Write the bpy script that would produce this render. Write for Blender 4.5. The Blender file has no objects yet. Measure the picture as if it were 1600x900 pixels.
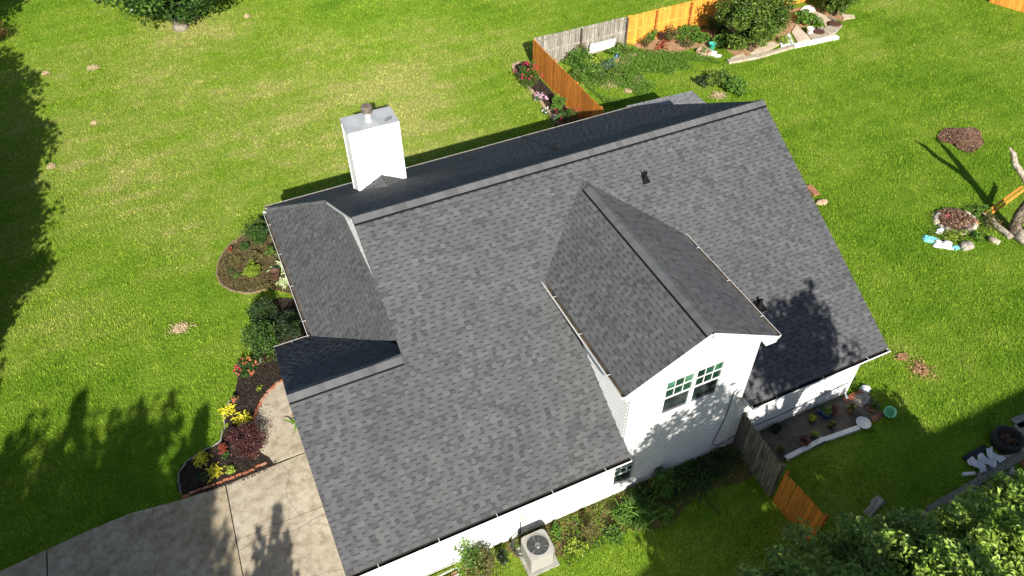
import bpy, math, random
import numpy as np
from mathutils import Vector, Matrix
random.seed(7); RNG = np.random.default_rng(7)
C = bpy.context.scene.collection
SC = bpy.context.scene
# ------------------------------------------------------------------ camera
F_PX = 1204.695; CAM = np.array([-2.81, -17.6726, 21.9871])
TILT, YAW, ROLL = map(math.radians, (45.3863, 24.061, -0.8088))
_F = np.array([math.sin(YAW)*math.cos(TILT), math.cos(YAW)*math.cos(TILT), -math.sin(TILT)])
_R0 = np.array([math.cos(YAW), -math.sin(YAW), 0.0]); _U0 = np.cross(_R0, _F)
_R = math.cos(ROLL)*_R0 + math.sin(ROLL)*_U0
_U = -math.sin(ROLL)*_R0 + math.cos(ROLL)*_U0
cam = bpy.data.cameras.new('camera'); co = bpy.data.objects.new('camera', cam); C.objects.link(co)
cam.sensor_width = 36; cam.lens = F_PX/1600*36; cam.clip_start = .1; cam.clip_end = 2000
co.matrix_world = Matrix(((_R[0], _U[0], -_F[0], CAM[0]), (_R[1], _U[1], -_F[1], CAM[1]), (_R[2], _U[2], -_F[2], CAM[2]), (0, 0, 0, 1)))
SC.camera = co
# ------------------------------------------------------------------ sky, sun, exposure
SUN = Vector((-.24, -1, .622)).normalized()
w = bpy.data.worlds.new('World'); SC.world = w; w.use_nodes = True
nt = w.node_tree; sky = nt.nodes.new('ShaderNodeTexSky'); sky.sky_type = 'NISHITA'; sky.sun_disc = False
sky.sun_elevation = math.asin(SUN.z); sky.sun_rotation = math.atan2(SUN.x, SUN.y)
nt.links.new(sky.outputs[0], nt.nodes['Background'].inputs[0]); nt.nodes['Background'].inputs[1].default_value = .068
sl = bpy.data.lights.new('sun', 'SUN'); sl.energy = 5; sl.angle = math.radians(.55); sl.color = (1, .95, .86)
so = bpy.data.objects.new('sun', sl); C.objects.link(so); so.rotation_euler = SUN.to_track_quat('Z', 'Y').to_euler(); so.location = (0, -40, 30)
SC.view_settings.view_transform = 'Standard'; SC.view_settings.look = 'None'
SC.view_settings.exposure = .8; SC.view_settings.gamma = 1
SC.render.resolution_x = 1024; SC.render.resolution_y = 576

def at(u, v, z=0.0):                      # the point at height z that is seen at a pixel of the 1600 px photo
    d = _F + _R*(u-800)/F_PX - _U*(v-450)/F_PX
    t = (z-CAM[2])/d[2]; p = CAM+d*t
    return Vector((p[0], p[1], z))
def pix(p):
    d = np.asarray(p, float)-CAM; z = d@_F
    return 800+F_PX*(d@_R)/z, 450-F_PX*(d@_U)/z
# ------------------------------------------------------------------ materials
def mat(name, col=(.5, .5, .5), rough=.7, spec=.5, metal=0):
    m = bpy.data.materials.new(name); m.use_nodes = True
    b = m.node_tree.nodes['Principled BSDF']
    b.inputs['Base Color'].default_value = (*col, 1); b.inputs['Roughness'].default_value = rough
    b.inputs['Specular IOR Level'].default_value = spec; b.inputs['Metallic'].default_value = metal
    return m
def N(m, t, **kw):
    n = m.node_tree.nodes.new(t)
    for k, v in kw.items(): setattr(n, k, v)
    return n
def L(m, a, b): m.node_tree.links.new(a, b)
def BS(m): return m.node_tree.nodes['Principled BSDF']
def noise(m, scale, detail=3, rough=.6, coord='Object'):
    tc = N(m, 'ShaderNodeTexCoord'); n = N(m, 'ShaderNodeTexNoise')
    n.inputs['Scale'].default_value = scale; n.inputs['Detail'].default_value = detail; n.inputs['Roughness'].default_value = rough
    L(m, tc.outputs[coord], n.inputs['Vector']); return n.outputs['Fac']
def ramp(m, fac, stops):
    r = N(m, 'ShaderNodeValToRGB'); e = r.color_ramp.elements
    while len(e) < len(stops): e.new(.5)
    for k, (p, c) in enumerate(stops): e[k].position = p; e[k].color = (*c, 1) if len(c) == 3 else c
    L(m, fac, r.inputs['Fac']); return r.outputs['Color']
def mul(m, a, b, fac=1.0, mode='MULTIPLY'):
    x = N(m, 'ShaderNodeMix', data_type='RGBA', blend_type=mode); x.inputs[0].default_value = fac
    for s, i in ((a, 6), (b, 7)):
        if isinstance(s, tuple): x.inputs[i].default_value = (*s, 1)
        else: L(m, s, x.inputs[i])
    return x.outputs[2]
def bump(m, fac, strength=.4, dist=.01):
    b = N(m, 'ShaderNodeBump'); b.inputs['Strength'].default_value = strength; b.inputs['Distance'].default_value = dist
    L(m, fac, b.inputs['Height']); L(m, b.outputs[0], BS(m).inputs['Normal'])
def varied(name, c1, c2, scale=3, rough=.8, grain=60, gs=.3, spec=.3, bs=.4, bd=.01):
    m = mat(name, c1, rough, spec)
    c = ramp(m, noise(m, scale, 5), [(.35, c1), (.65, c2)])
    g = noise(m, grain, 2); gc = ramp(m, g, [(.3, (1-gs,)*3), (.7, (1+gs*.6,)*3)])
    L(m, mul(m, c, gc), BS(m).inputs['Base Color']); bump(m, g, bs, bd); return m
def tone_out(m):
    a = N(m, 'ShaderNodeAttribute'); a.attribute_name = 'tone'; return a.outputs['Fac']
def leaf_mat(name, dark, mid, light, rough=.45, trans=.3, spec=.4):
    m = mat(name, mid, rough, spec)
    c = ramp(m, tone_out(m), [(0, dark), (.5, mid), (1, light)])
    L(m, c, BS(m).inputs['Base Color'])
    t = N(m, 'ShaderNodeBsdfTranslucent'); L(m, c, t.inputs[0])
    x = N(m, 'ShaderNodeMixShader'); x.inputs[0].default_value = trans
    out = m.node_tree.nodes['Material Output']
    L(m, BS(m).outputs[0], x.inputs[1]); L(m, t.outputs[0], x.inputs[2]); L(m, x.outputs[0], out.inputs[0]); return m
def shingle_mat(name, k=1.0, tint=(1, 1, 1)):
    m = mat(name, (.1, .1, .1), .9, .25)
    t = N(m, 'ShaderNodeVectorMath', operation='SCALE'); t.inputs[0].default_value = tuple(.092*k*q for q in tint)
    L(m, tone_out(m), t.inputs['Scale'])
    g = noise(m, 90, 3, .8); gc = ramp(m, g, [(.3, (.8,)*3), (.7, (1.2,)*3)])
    big = ramp(m, noise(m, .5, 5, .7), [(.3, (.88, .88, .9)), (.7, (1.12, 1.11, 1.09))])
    L(m, mul(m, mul(m, t.outputs[0], gc), big), BS(m).inputs['Base Color']); bump(m, g, .5, .004); return m
def brushed(name, c, rough, gs=.15, scale=8):
    return varied(name, tuple(q*(1-gs) for q in c), c, scale, rough, 70, gs*.6, bs=.15, bd=.003)
M = {}
M['shingle'] = shingle_mat('asphalt_shingle', 1.0, (.965, .985, 1.02))
M['old_shingle'] = shingle_mat('pale_weathered_shingle', 2.2, (.97, 1.0, 1.03))
M['cap'] = shingle_mat('ridge_shingle', 1.1, (.97, 1.0, 1.03))
M['deck'] = varied('shingle_underlay', (.05, .05, .052), (.065, .064, .064), 4)
M['vent'] = mat('black_plastic', (.005, .005, .006), .8, .2)
def siding_mat():
    m = mat('white_siding', (.78, .78, .77), .45, .4)
    c = ramp(m, noise(m, 1.3, 6), [(.3, (.71, .71, .705)), (.6, (.78, .78, .78))])
    st = ramp(m, noise(m, 9, 4), [(.28, (.88, .88, .86)), (.5, (1, 1, 1))])
    sx = N(m, 'ShaderNodeTexCoord'); sp = N(m, 'ShaderNodeSeparateXYZ'); L(m, sx.outputs['Object'], sp.inputs[0])
    dirt = ramp(m, sp.outputs[2], [(0.0, (.66, .6, .5)), (.28, (1, 1, 1))])
    L(m, mul(m, mul(m, c, st), dirt), BS(m).inputs['Base Color']); return m
M['siding'] = siding_mat()
M['trim'] = brushed('white_trim', (.8, .8, .79), .4, .06)
M['gutter_in'] = varied('gutter_inside', (.16, .13, .09), (.07, .06, .05), 3, .8)
M['gutter_black'] = varied('shaded_gutter_inside', (.03, .026, .022), (.015, .013, .012), 3, .85)  # front troughs: shade behind the outer lip put into the colour
M['gutter'] = brushed('gutter_white', (.82, .82, .8), .35, .05)
M['cap_metal'] = varied('chimney_cap_metal', (.33, .34, .35), (.43, .44, .44), 1.6, .35, 20, .06, spec=.5)
M['stain'] = mat('standing_water_stain', (.2, .2, .2), .25)
M['flue'] = mat('galvanised_flue', (.62, .63, .64), .35, .5, .6)
M['flue_cap'] = varied('rusty_flue_cap', (.2, .17, .14), (.12, .09, .07), 8, .5)
gl = mat('window_glass', (.012, .02, .02), .05, .8); M['glass'] = gl
def glass(name, a, b):
    m = mat(name, a, .06, .7); c = ramp(m, noise(m, 2.2, 3), [(.4, a), (.6, b)]); L(m, c, BS(m).inputs['Base Color']); return m
M['glass_dark'] = glass('glass_dark_green', (.006, .02, .014), (.02, .07, .04))
M['glass_lit'] = glass('glass_green_reflection', (.015, .07, .035), (.08, .2, .12))  # paler panes: green reflection painted into the glass colour
M['glass_screen'] = glass('glass_behind_screen', (.014, .02, .022), (.035, .045, .045))
M['concrete'] = None
def concrete_mat(name, c1, c2, c3):
    m = mat(name, c2, .85, .3)
    c = ramp(m, noise(m, .7, 8, .72), [(.3, c1), (.5, c2), (.68, c3)])
    s = ramp(m, noise(m, 3.5, 6, .7), [(.36, (.66, .63, .58)), (.56, (1, 1, 1))])
    g = noise(m, 45, 4, .7); gc = ramp(m, g, [(.3, (.8,)*3), (.7, (1.13,)*3)])
    L(m, mul(m, mul(m, c, s), gc), BS(m).inputs['Base Color']); bump(m, g, .5, .006); return m
M['concrete'] = concrete_mat('weathered_concrete', (.3, .245, .165), (.42, .35, .24), (.52, .45, .33))
M['concrete2'] = concrete_mat('pale_concrete', (.37, .315, .235), (.45, .385, .29), (.52, .46, .36))
M['slate_pave'] = concrete_mat('grey_patio_concrete', (.075, .065, .056), (.12, .105, .09), (.17, .15, .13))
M['crack'] = mat('dark_joint', (.035, .03, .022), .95)
M['mulch'] = varied('dark_mulch', (.022, .015, .011), (.055, .038, .026), 6, .95, 45, .5, bs=1, bd=.03)
M['chip'] = leaf_mat('mulch_chip', (.012, .009, .007), (.035, .024, .017), (.09, .065, .045), .9, 0)
M['soil'] = varied('red_soil', (.34, .17, .08), (.46, .3, .17), 3, .95, 40, .3, bs=.8, bd=.02)
M['tan_soil'] = varied('dry_tan_soil', (.36, .26, .15), (.5, .4, .24), 5, .95, 40, .3, bs=.8, bd=.02)
M['dirt'] = varied('garden_dirt', (.12, .085, .04), (.21, .12, .06), 3, .95, 40, .5, bs=.8, bd=.02)
M['brick'] = varied('orange_brick', (.34, .1, .05), (.46, .19, .1), 14, .85, 60, .25)
M['brick2'] = varied('faded_brick', (.4, .2, .13), (.5, .3, .2), 14, .85, 60, .25)
M['edge_stone'] = varied('tan_edging_stone', (.36, .25, .16), (.5, .38, .26), 9, .85, 50, .2)
M['straw'] = leaf_mat('dry_straw', (.3, .22, .12), (.5, .38, .22), (.68, .56, .38), .9, .1)
M['rust_straw'] = leaf_mat('bare_red_soil_crumbs', (.3, .15, .07), (.42, .24, .12), (.52, .33, .2), .9, 0)
M['curb'] = varied('grey_edging', (.28, .27, .24), (.4, .38, .33), 6, .85)
M['log_edge'] = varied('brown_edging', (.2, .14, .08), (.3, .22, .14), 9, .9)
def wood_mat(name, a, b, c, rough=.75, stretch=(14, 14, 1.2), blotch=0.0):
    m = mat(name, b, rough, .3); tc = N(m, 'ShaderNodeTexCoord'); mp = N(m, 'ShaderNodeMapping')
    mp.inputs['Scale'].default_value = stretch; oi = N(m, 'ShaderNodeObjectInfo')
    L(m, tc.outputs['Object'], mp.inputs[0]); ad = N(m, 'ShaderNodeVectorMath', operation='ADD'); L(m, mp.outputs[0], ad.inputs[0])
    sc = N(m, 'ShaderNodeMath', operation='MULTIPLY'); sc.inputs[1].default_value = 40; L(m, oi.outputs['Random'], sc.inputs[0]); L(m, sc.outputs[0], ad.inputs[1])
    n = N(m, 'ShaderNodeTexNoise'); n.inputs['Scale'].default_value = 1.5; n.inputs['Detail'].default_value = 6; L(m, ad.outputs[0], n.inputs[0])
    col = ramp(m, n.outputs[0], [(.3, a), (.52, b), (.72, c)])
    r = ramp(m, oi.outputs['Random'], [(0, (.72,)*3), (1, (1.2,)*3)])
    L(m, mul(m, col, r), BS(m).inputs['Base Color']); bump(m, n.outputs[0], .4, .004); return m
M['orange'] = wood_mat('orange_stained_wood', (.55, .2, .028), (.72, .3, .045), (.82, .38, .07))
M['orange2'] = wood_mat('deep_orange_stained_wood', (.42, .13, .018), (.6, .21, .03), (.68, .28, .05))
M['post_orange'] = wood_mat('shaded_stained_post', (.2, .06, .012), (.32, .1, .02), (.4, .14, .03))  # orange stained posts, their unlit look put into a darker colour
M['grey_wood'] = wood_mat('weathered_grey_wood', (.13, .11, .085), (.29, .265, .22), (.42, .39, .33))
M['post_grey_wood'] = wood_mat('dark_grey_post', (.06, .05, .04), (.1, .085, .07), (.16, .14, .11))
M['old_wood'] = wood_mat('dark_weathered_wood', (.07, .06, .045), (.19, .165, .125), (.36, .32, .25))
M['plank'] = wood_mat('pale_bleached_plank', (.36, .29, .2), (.5, .42, .32), (.64, .57, .47), stretch=(3, 3, 3))
M['cardboard'] = varied('faded_cardboard', (.5, .38, .26), (.6, .5, .38), 3, .85, 30, .1)
M['white_paint'] = brushed('white_paint', (.78, .77, .75), .6, .12)
M['bark'] = varied('grey_bark', (.2, .17, .13), (.33, .29, .23), 6, .9, 30, .4, bs=1, bd=.03)
M['bark_brown'] = varied('brown_bark', (.09, .06, .04), (.16, .11, .07), 6, .9, 30, .4, bs=1, bd=.03)
M['dead'] = wood_mat('bleached_dead_wood', (.16, .12, .08), (.33, .28, .21), (.55, .5, .42), stretch=(9, 9, 1.5))
M['dead_dark'] = wood_mat('split_dark_dead_wood', (.03, .02, .014), (.12, .09, .06), (.42, .36, .28), stretch=(12, 12, 1.2))
M['ac'] = brushed('beige_enamel', (.37, .355, .325), .5, .1)
M['ac_dark'] = mat('dark_grille', (.03, .03, .032), .45)
M['fan'] = mat('fan_metal', (.3, .31, .32), .3, .5, .7)
M['blue'] = mat('blue_glaze', (.02, .09, .3), .35)
M['mint'] = mat('mint_green_plastic', (.3, .72, .42), .5)
M['teal'] = mat('teal_plastic', (.05, .42, .3), .5)
M['cyan'] = varied('turquoise_cloth', (.15, .6, .62), (.3, .72, .75), 7, .8)
M['cloth'] = varied('white_cloth', (.7, .71, .74), (.8, .8, .82), 7, .8)
M['red_cloth'] = varied('faded_red_cloth', (.4, .04, .05), (.5, .12, .12), 12, .8)
M['terracotta'] = varied('terracotta', (.3, .13, .07), (.42, .2, .12), 9, .8)
M['stone'] = varied('garden_stone', (.25, .22, .18), (.42, .38, .33), 6, .9, 40, .3, bs=.8)
M['rubber'] = mat('black_rubber', (.018, .017, .016), .7)
M['black'] = mat('black_cable', (.02, .02, .02), .6)
M['grey_box'] = brushed('grey_box', (.42, .43, .43), .5, .08)
M['brown_iron'] = mat('rusty_iron', (.09, .04, .025), .7)
M['leaf'] = leaf_mat('green_leaf', (.012, .035, .008), (.045, .11, .018), (.13, .22, .035))
M['leaf_cnr'] = leaf_mat('glossy_green_leaf', (.05, .095, .014), (.17, .27, .035), (.36, .48, .1), spec=.45, rough=.42)
M['leaf_cnr2'] = leaf_mat('glossy_light_leaf', (.08, .14, .016), (.25, .38, .045), (.46, .6, .13), spec=.45, rough=.42)
M['leaf_rust'] = leaf_mat('rust_brown_leaf', (.05, .03, .015), (.16, .07, .035), (.34, .18, .1))
M['leaf_mid'] = leaf_mat('mid_green_leaf', (.03, .065, .01), (.09, .16, .022), (.23, .32, .05))
M['leaf_dk'] = leaf_mat('dark_green_leaf', (.008, .022, .008), (.022, .055, .014), (.08, .13, .03), spec=.5)
M['leaf_br'] = leaf_mat('bright_green_leaf', (.03, .08, .01), (.1, .22, .025), (.22, .36, .05))
M['leaf_lime'] = leaf_mat('lime_leaf', (.1, .16, .012), (.26, .36, .03), (.42, .52, .07))
M['leaf_yel'] = leaf_mat('yellow_leaf', (.4, .36, .02), (.75, .68, .035), (.9, .84, .1))
M['leaf_pur'] = leaf_mat('burgundy_leaf', (.025, .01, .012), (.09, .03, .03), (.2, .085, .065))
M['leaf_red'] = leaf_mat('red_leaf', (.12, .02, .01), (.32, .06, .03), (.5, .2, .1))
M['leaf_cream'] = leaf_mat('variegated_leaf', (.1, .22, .05), (.45, .55, .25), (.8, .8, .6))
M['leaf_dry'] = leaf_mat('olive_dry_leaf', (.05, .05, .015), (.14, .13, .04), (.28, .26, .09))
M['leaf_blue'] = leaf_mat('grey_green_leaf', (.03, .07, .03), (.09, .17, .08), (.22, .33, .17))
M['fl_red'] = leaf_mat('red_petal', (.4, .01, .03), (.6, .02, .07), (.8, .12, .2))
M['fl_pink'] = leaf_mat('pink_petal', (.5, .2, .32), (.75, .5, .62), (.85, .75, .8))
M['fl_white'] = leaf_mat('white_petal', (.6, .5, .4), (.8, .78, .72), (.85, .85, .82))
M['fl_org'] = leaf_mat('coral_petal', (.5, .1, .04), (.7, .2, .1), (.8, .4, .25))

def lawn_color(m, blades):
    tc = N(m, 'ShaderNodeTexCoord')
    def nz(s, d, r=.6):
        n = N(m, 'ShaderNodeTexNoise'); n.inputs['Scale'].default_value = s; n.inputs['Detail'].default_value = d; n.inputs['Roughness'].default_value = r
        L(m, tc.outputs['Object'], n.inputs['Vector']); return n.outputs['Fac']
    def mth(op, a, b, clamp=False):
        n = N(m, 'ShaderNodeMath', operation=op); n.use_clamp = clamp
        for i, s in ((0, a), (1, b)):
            if isinstance(s, (int, float)): n.inputs[i].default_value = s
            else: L(m, s, n.inputs[i])
        return n.outputs[0]
    def spot(x, y, r):
        v = N(m, 'ShaderNodeVectorMath', operation='DISTANCE'); v.inputs[1].default_value = (x, y, 0); L(m, tc.outputs['Object'], v.inputs[0])
        mr = N(m, 'ShaderNodeMapRange', interpolation_type='SMOOTHSTEP'); mr.inputs[1].default_value = 0; mr.inputs[2].default_value = r; mr.inputs[3].default_value = 1; mr.inputs[4].default_value = 0
        L(m, v.outputs['Value'], mr.inputs[0]); return mr.outputs[0]
    y = mth('ADD', mth('MULTIPLY', nz(.22, 4), 1.0), mth('MULTIPLY', nz(1.1, 4, .7), .75))      # mean about .87
    mp = N(m, 'ShaderNodeMapping'); mp.inputs['Rotation'].default_value = (0, 0, math.radians(28)); mp.inputs['Scale'].default_value = (.16, 1.25, 1); L(m, tc.outputs['Object'], mp.inputs[0])
    sn = N(m, 'ShaderNodeTexNoise'); sn.inputs['Scale'].default_value = 1; sn.inputs['Detail'].default_value = 3; L(m, mp.outputs[0], sn.inputs['Vector'])
    y = mth('ADD', y, mth('MULTIPLY', mth('SUBTRACT', sn.outputs['Fac'], .5), .55))
    y = mth('ADD', y, mth('MULTIPLY', spot(7, 17.5, 11), .33))
    y = mth('ADD', y, mth('MULTIPLY', spot(-6, 20, 17), .26))
    y = mth('ADD', y, mth('MULTIPLY', spot(-3, 31, 7), .25))
    y = mth('SUBTRACT', y, mth('MULTIPLY', spot(30, 0, 20), .06))
    y = mth('SUBTRACT', y, mth('MULTIPLY', spot(22, -6, 14), .08))
    y = mth('SUBTRACT', y, mth('MULTIPLY', spot(-9, 0, 7), .2))
    c = ramp(m, mth('SUBTRACT', y, .25), [(.1, (.1, .235, .016)), (.4, (.165, .3, .02)), (.66, (.24, .37, .034)), (.92, (.34, .415, .08)), (1.0, (.42, .44, .13))])
    return c, nz
def lawn_mat():
    m = mat('lawn_ground', (.1, .2, .02), .9, .1)
    c, nz = lawn_color(m, False)
    g = nz(16, 4, .75); gc = ramp(m, g, [(.3, (.3, .36, .28)), (.65, (.95, .92, .85))])
    L(m, mul(m, c, gc), BS(m).inputs['Base Color']); bump(m, g, .8, .05); return m
def blade_mat():
    m = mat('grass_blade', (.1, .2, .02), .8, .08)
    c, nz = lawn_color(m, True)
    tn = ramp(m, tone_out(m), [(0, (.42, .5, .42)), (.5, (1.03, 1.03, 1.0)), (1, (1.75, 1.62, 1.75))])
    tf = ramp(m, nz(9, 4, .8), [(.38, (.42, .5, .4)), (.5, (1.02, 1.02, 1)), (.62, (1.55, 1.42, 1.45))])
    cc = mul(m, mul(m, c, tn), tf); L(m, cc, BS(m).inputs['Base Color'])
    t = N(m, 'ShaderNodeBsdfTranslucent'); L(m, cc, t.inputs[0]); x = N(m, 'ShaderNodeMixShader'); x.inputs[0].default_value = .35
    L(m, BS(m).outputs[0], x.inputs[1]); L(m, t.outputs[0], x.inputs[2]); L(m, x.outputs[0], m.node_tree.nodes['Material Output'].inputs[0]); return m
M['lawn'] = lawn_mat(); M['blade'] = blade_mat()

# ------------------------------------------------------------------ object helpers
OFF = {}                                     # world origin of each object (all parents unrotated)
def _link(o, parent, loc=None):
    C.objects.link(o)
    base = OFF.get(parent.name, Vector((0, 0, 0))) if parent else Vector((0, 0, 0))
    if parent: o.parent = parent
    wl = Vector(loc) if loc is not None else (base.copy() if parent else Vector((0, 0, 0)))
    o.location = wl-base; OFF[o.name] = wl
    return o
def tag(o, label=None, cat=None, group=None, kind=None):
    if label: o['label'] = label
    if cat: o['category'] = cat
    if group: o['group'] = group
    if kind: o['kind'] = kind
    return o
def thing(name, label, cat, loc=(0, 0, 0), group=None):
    return tag(_link(bpy.data.objects.new(name, None), None, loc), label, cat, group)
class MB:
    def __init__(s): s.v = []; s.f = []; s.m = []; s.t = []
    def face(s, pts, m=0, t=.5):
        k = len(s.v); s.v += [tuple(p) for p in pts]; s.f.append(tuple(range(k, k+len(pts)))); s.m.append(m); s.t.append(t)
    def box(s, a, b, m=0, t=.5, taper=0):
        x0, y0, z0 = a; x1, y1, z1 = b; q = taper
        P = [(x0, y0, z0), (x1, y0, z0), (x1, y1, z0), (x0, y1, z0), (x0+q, y0+q, z1), (x1-q, y0+q, z1), (x1-q, y1-q, z1), (x0+q, y1-q, z1)]
        for f in ((3, 2, 1, 0), (4, 5, 6, 7), (0, 1, 5, 4), (1, 2, 6, 5), (2, 3, 7, 6), (3, 0, 4, 7)): s.face([P[i] for i in f], m, t)
    def bar(s, p, q, wd, h, m=0, t=.5, up=(0, 0, 1)):       # box along p-q
        p = Vector(p); q = Vector(q); d = (q-p).normalized(); u = Vector(up); a = d.cross(u).normalized()*wd/2; b = a.cross(d).normalized()*h/2
        r = [p-a-b, p+a-b, p+a+b, p-a+b, q-a-b, q+a-b, q+a+b, q-a+b]
        for f in ((0, 1, 2, 3), (7, 6, 5, 4), (1, 0, 4, 5), (2, 1, 5, 6), (3, 2, 6, 7), (0, 3, 7, 4)): s.face([r[i] for i in f], m, t)
    def prism(s, pts, z0, z1, m=0, t=.5, inset=0):
        n = len(pts); ar = sum(pts[i][0]*pts[(i+1) % n][1]-pts[(i+1) % n][0]*pts[i][1] for i in range(n))
        if ar < 0: pts = pts[::-1]
        if inset:
            cx = sum(p[0] for p in pts)/n; cy = sum(p[1] for p in pts)/n
            top = []
            for p in pts:
                d = Vector((cx-p[0], cy-p[1])); l = d.length; d = d/l*min(inset, l*.5); top.append((p[0]+d.x, p[1]+d.y, z1))
        else: top = [(p[0], p[1], z1) for p in pts]
        s.face(top, m, t)
        for i in range(n):
            j = (i+1) % n; s.face([(pts[i][0], pts[i][1], z0), (pts[j][0], pts[j][1], z0), top[j], top[i]], m, t)
    def tube(s, path, r, n=8, m=0, t=.5, cap=True):
        path = [Vector(p) for p in path]; R = r if isinstance(r, (list, tuple)) else [r]*len(path); rings = []
        a = None
        for i, p in enumerate(path):
            d = (path[min(i+1, len(path)-1)]-path[max(i-1, 0)]).normalized()
            if a is None: a = d.orthogonal().normalized()
            a = (a-d*a.dot(d)).normalized(); b = d.cross(a)
            rings.append([p+(a*math.cos(6.2832*k/n)+b*math.sin(6.2832*k/n))*R[i] for k in range(n)])
        k0 = len(s.v)
        for rg in rings: s.v += [tuple(p) for p in rg]
        for i in range(len(rings)-1):
            for k in range(n):
                s.f.append((k0+i*n+k, k0+i*n+(k+1) % n, k0+(i+1)*n+(k+1) % n, k0+(i+1)*n+k)); s.m.append(m); s.t.append(t)
        if cap:
            s.f.append(tuple(k0+k for k in range(n))[::-1]); s.m.append(m); s.t.append(t)
            s.f.append(tuple(k0+(len(rings)-1)*n+k for k in range(n))); s.m.append(m); s.t.append(t)
    def lathe(s, c, prof, n=20, m=0, t=.5):                   # prof: (radius, z)
        k0 = len(s.v); c = Vector(c)
        for r, z in prof: s.v += [(c.x+r*math.cos(6.2832*k/n), c.y+r*math.sin(6.2832*k/n), c.z+z) for k in range(n)]
        for i in range(len(prof)-1):
            for k in range(n):
                s.f.append((k0+i*n+k, k0+i*n+(k+1) % n, k0+(i+1)*n+(k+1) % n, k0+(i+1)*n+k)); s.m.append(m); s.t.append(t)
        if prof[-1][0] > 0: s.f.append(tuple(k0+(len(prof)-1)*n+k for k in range(n))); s.m.append(m); s.t.append(t)
    def rock(s, c, rx, ry, rz, m=0, t=.5, n=8, rough=.22):
        k0 = len(s.v); c = Vector(c); rows = 4
        for i in range(rows+1):
            ph = math.pi*.5*i/rows
            for k in range(n):
                q = 1+random.uniform(-rough, rough)
                s.v.append((c.x+rx*math.cos(ph)*q*math.cos(6.2832*k/n), c.y+ry*math.cos(ph)*q*math.sin(6.2832*k/n), c.z+rz*math.sin(ph)*(1+random.uniform(-rough, rough)*.5)))
        for i in range(rows):
            for k in range(n):
                s.f.append((k0+i*n+k, k0+i*n+(k+1) % n, k0+(i+1)*n+(k+1) % n, k0+(i+1)*n+k)); s.m.append(m); s.t.append(t)
    def mesh(s, name, mats, off=(0, 0, 0), smooth=False):
        me = bpy.data.meshes.new(name); o = Vector(off)
        me.from_pydata([(v[0]-o.x, v[1]-o.y, v[2]-o.z) for v in s.v], [], s.f)
        for mm in (mats if isinstance(mats, (list, tuple)) else [mats]): me.materials.append(mm)
        me.polygons.foreach_set('material_index', s.m)
        a = me.attributes.new('tone', 'FLOAT', 'FACE'); a.data.foreach_set('value', s.t)
        if smooth: me.polygons.foreach_set('use_smooth', [True]*len(s.f))
        me.update(); return me
    def obj(s, name, mats, parent=None, smooth=False, loc=None):
        base = Vector(loc) if loc is not None else (OFF[parent.name] if parent else Vector((0, 0, 0)))
        o = bpy.data.objects.new(name, s.mesh(name, mats, base, smooth)); return _link(o, parent, base)
def inst(mesh, name, parent, loc, rot=(0, 0, 0), scale=(1, 1, 1)):
    o = bpy.data.objects.new(name, mesh); _link(o, parent, loc); o.rotation_euler = rot; o.scale = scale; return o
def np_mesh(name, verts, nf, k, tones, mats, off=(0, 0, 0), midx=None):
    me = bpy.data.meshes.new(name); verts = (verts.reshape(-1, 3)-np.array(off)).astype(np.float32); nv = len(verts)
    me.vertices.add(nv); me.vertices.foreach_set('co', verts.ravel())
    me.loops.add(nv); me.loops.foreach_set('vertex_index', np.arange(nv, dtype=np.int32))
    me.polygons.add(nf); me.polygons.foreach_set('loop_start', np.arange(0, nv, k, dtype=np.int32))
    for mm in (mats if isinstance(mats, (list, tuple)) else [mats]): me.materials.append(mm)
    if midx is not None: me.polygons.foreach_set('material_index', midx.astype(np.int32))
    me.update(calc_edges=True)
    a = me.attributes.new('tone', 'FLOAT', 'FACE'); a.data.foreach_set('value', tones.astype(np.float32)); return me
def np_obj(name, verts, nf, k, tones, mats, parent=None):
    off = OFF[parent.name] if parent else Vector((0, 0, 0))
    return _link(bpy.data.objects.new(name, np_mesh(name, verts, nf, k, tones, mats, off)), parent, off)

# ---- foliage
def leaves(cent, size, up=.5, aspect=.5, tone=(.5, .22), rng=RNG, droop=0):
    """diamond leaves (two triangles folded on the midrib) at the given centres"""
    n = len(cent)
    nrm = rng.normal(size=(n, 3)); nrm[:, 2] = np.abs(nrm[:, 2])+up*1.6; nrm /= np.linalg.norm(nrm, axis=1)[:, None]
    d = rng.normal(size=(n, 3)); d -= (d*nrm).sum(1)[:, None]*nrm; d /= np.linalg.norm(d, axis=1)[:, None]
    d[:, 2] -= droop; s = np.cross(nrm, d); L_ = size*rng.uniform(.65, 1.3, n)[:, None]; fold = nrm*L_*.12
    a = cent-d*L_*.5; b = cent+s*L_*aspect*.5+fold; c_ = cent+d*L_*.5; e = cent-s*L_*aspect*.5+fold
    v = np.stack([a, b, c_, a, c_, e], 1)                       # two tris each
    t = np.clip(rng.normal(tone[0], tone[1], n), 0, 1)
    return v.reshape(-1, 3), 2*n, np.repeat(t, 2)
def blob_points(n, c, r, rng=RNG, shell=.45):
    d = rng.normal(size=(n, 3)); d /= np.linalg.norm(d, axis=1)[:, None]
    rad = (shell+(1-shell)*rng.random(n))[:, None]
    bumpy = 1+.18*np.sin(d[:, :1]*7+c[0]*3)*np.cos(d[:, 1:2]*6+c[1]*5)
    return np.array(c)+d*rad*np.array(r)*bumpy
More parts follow.
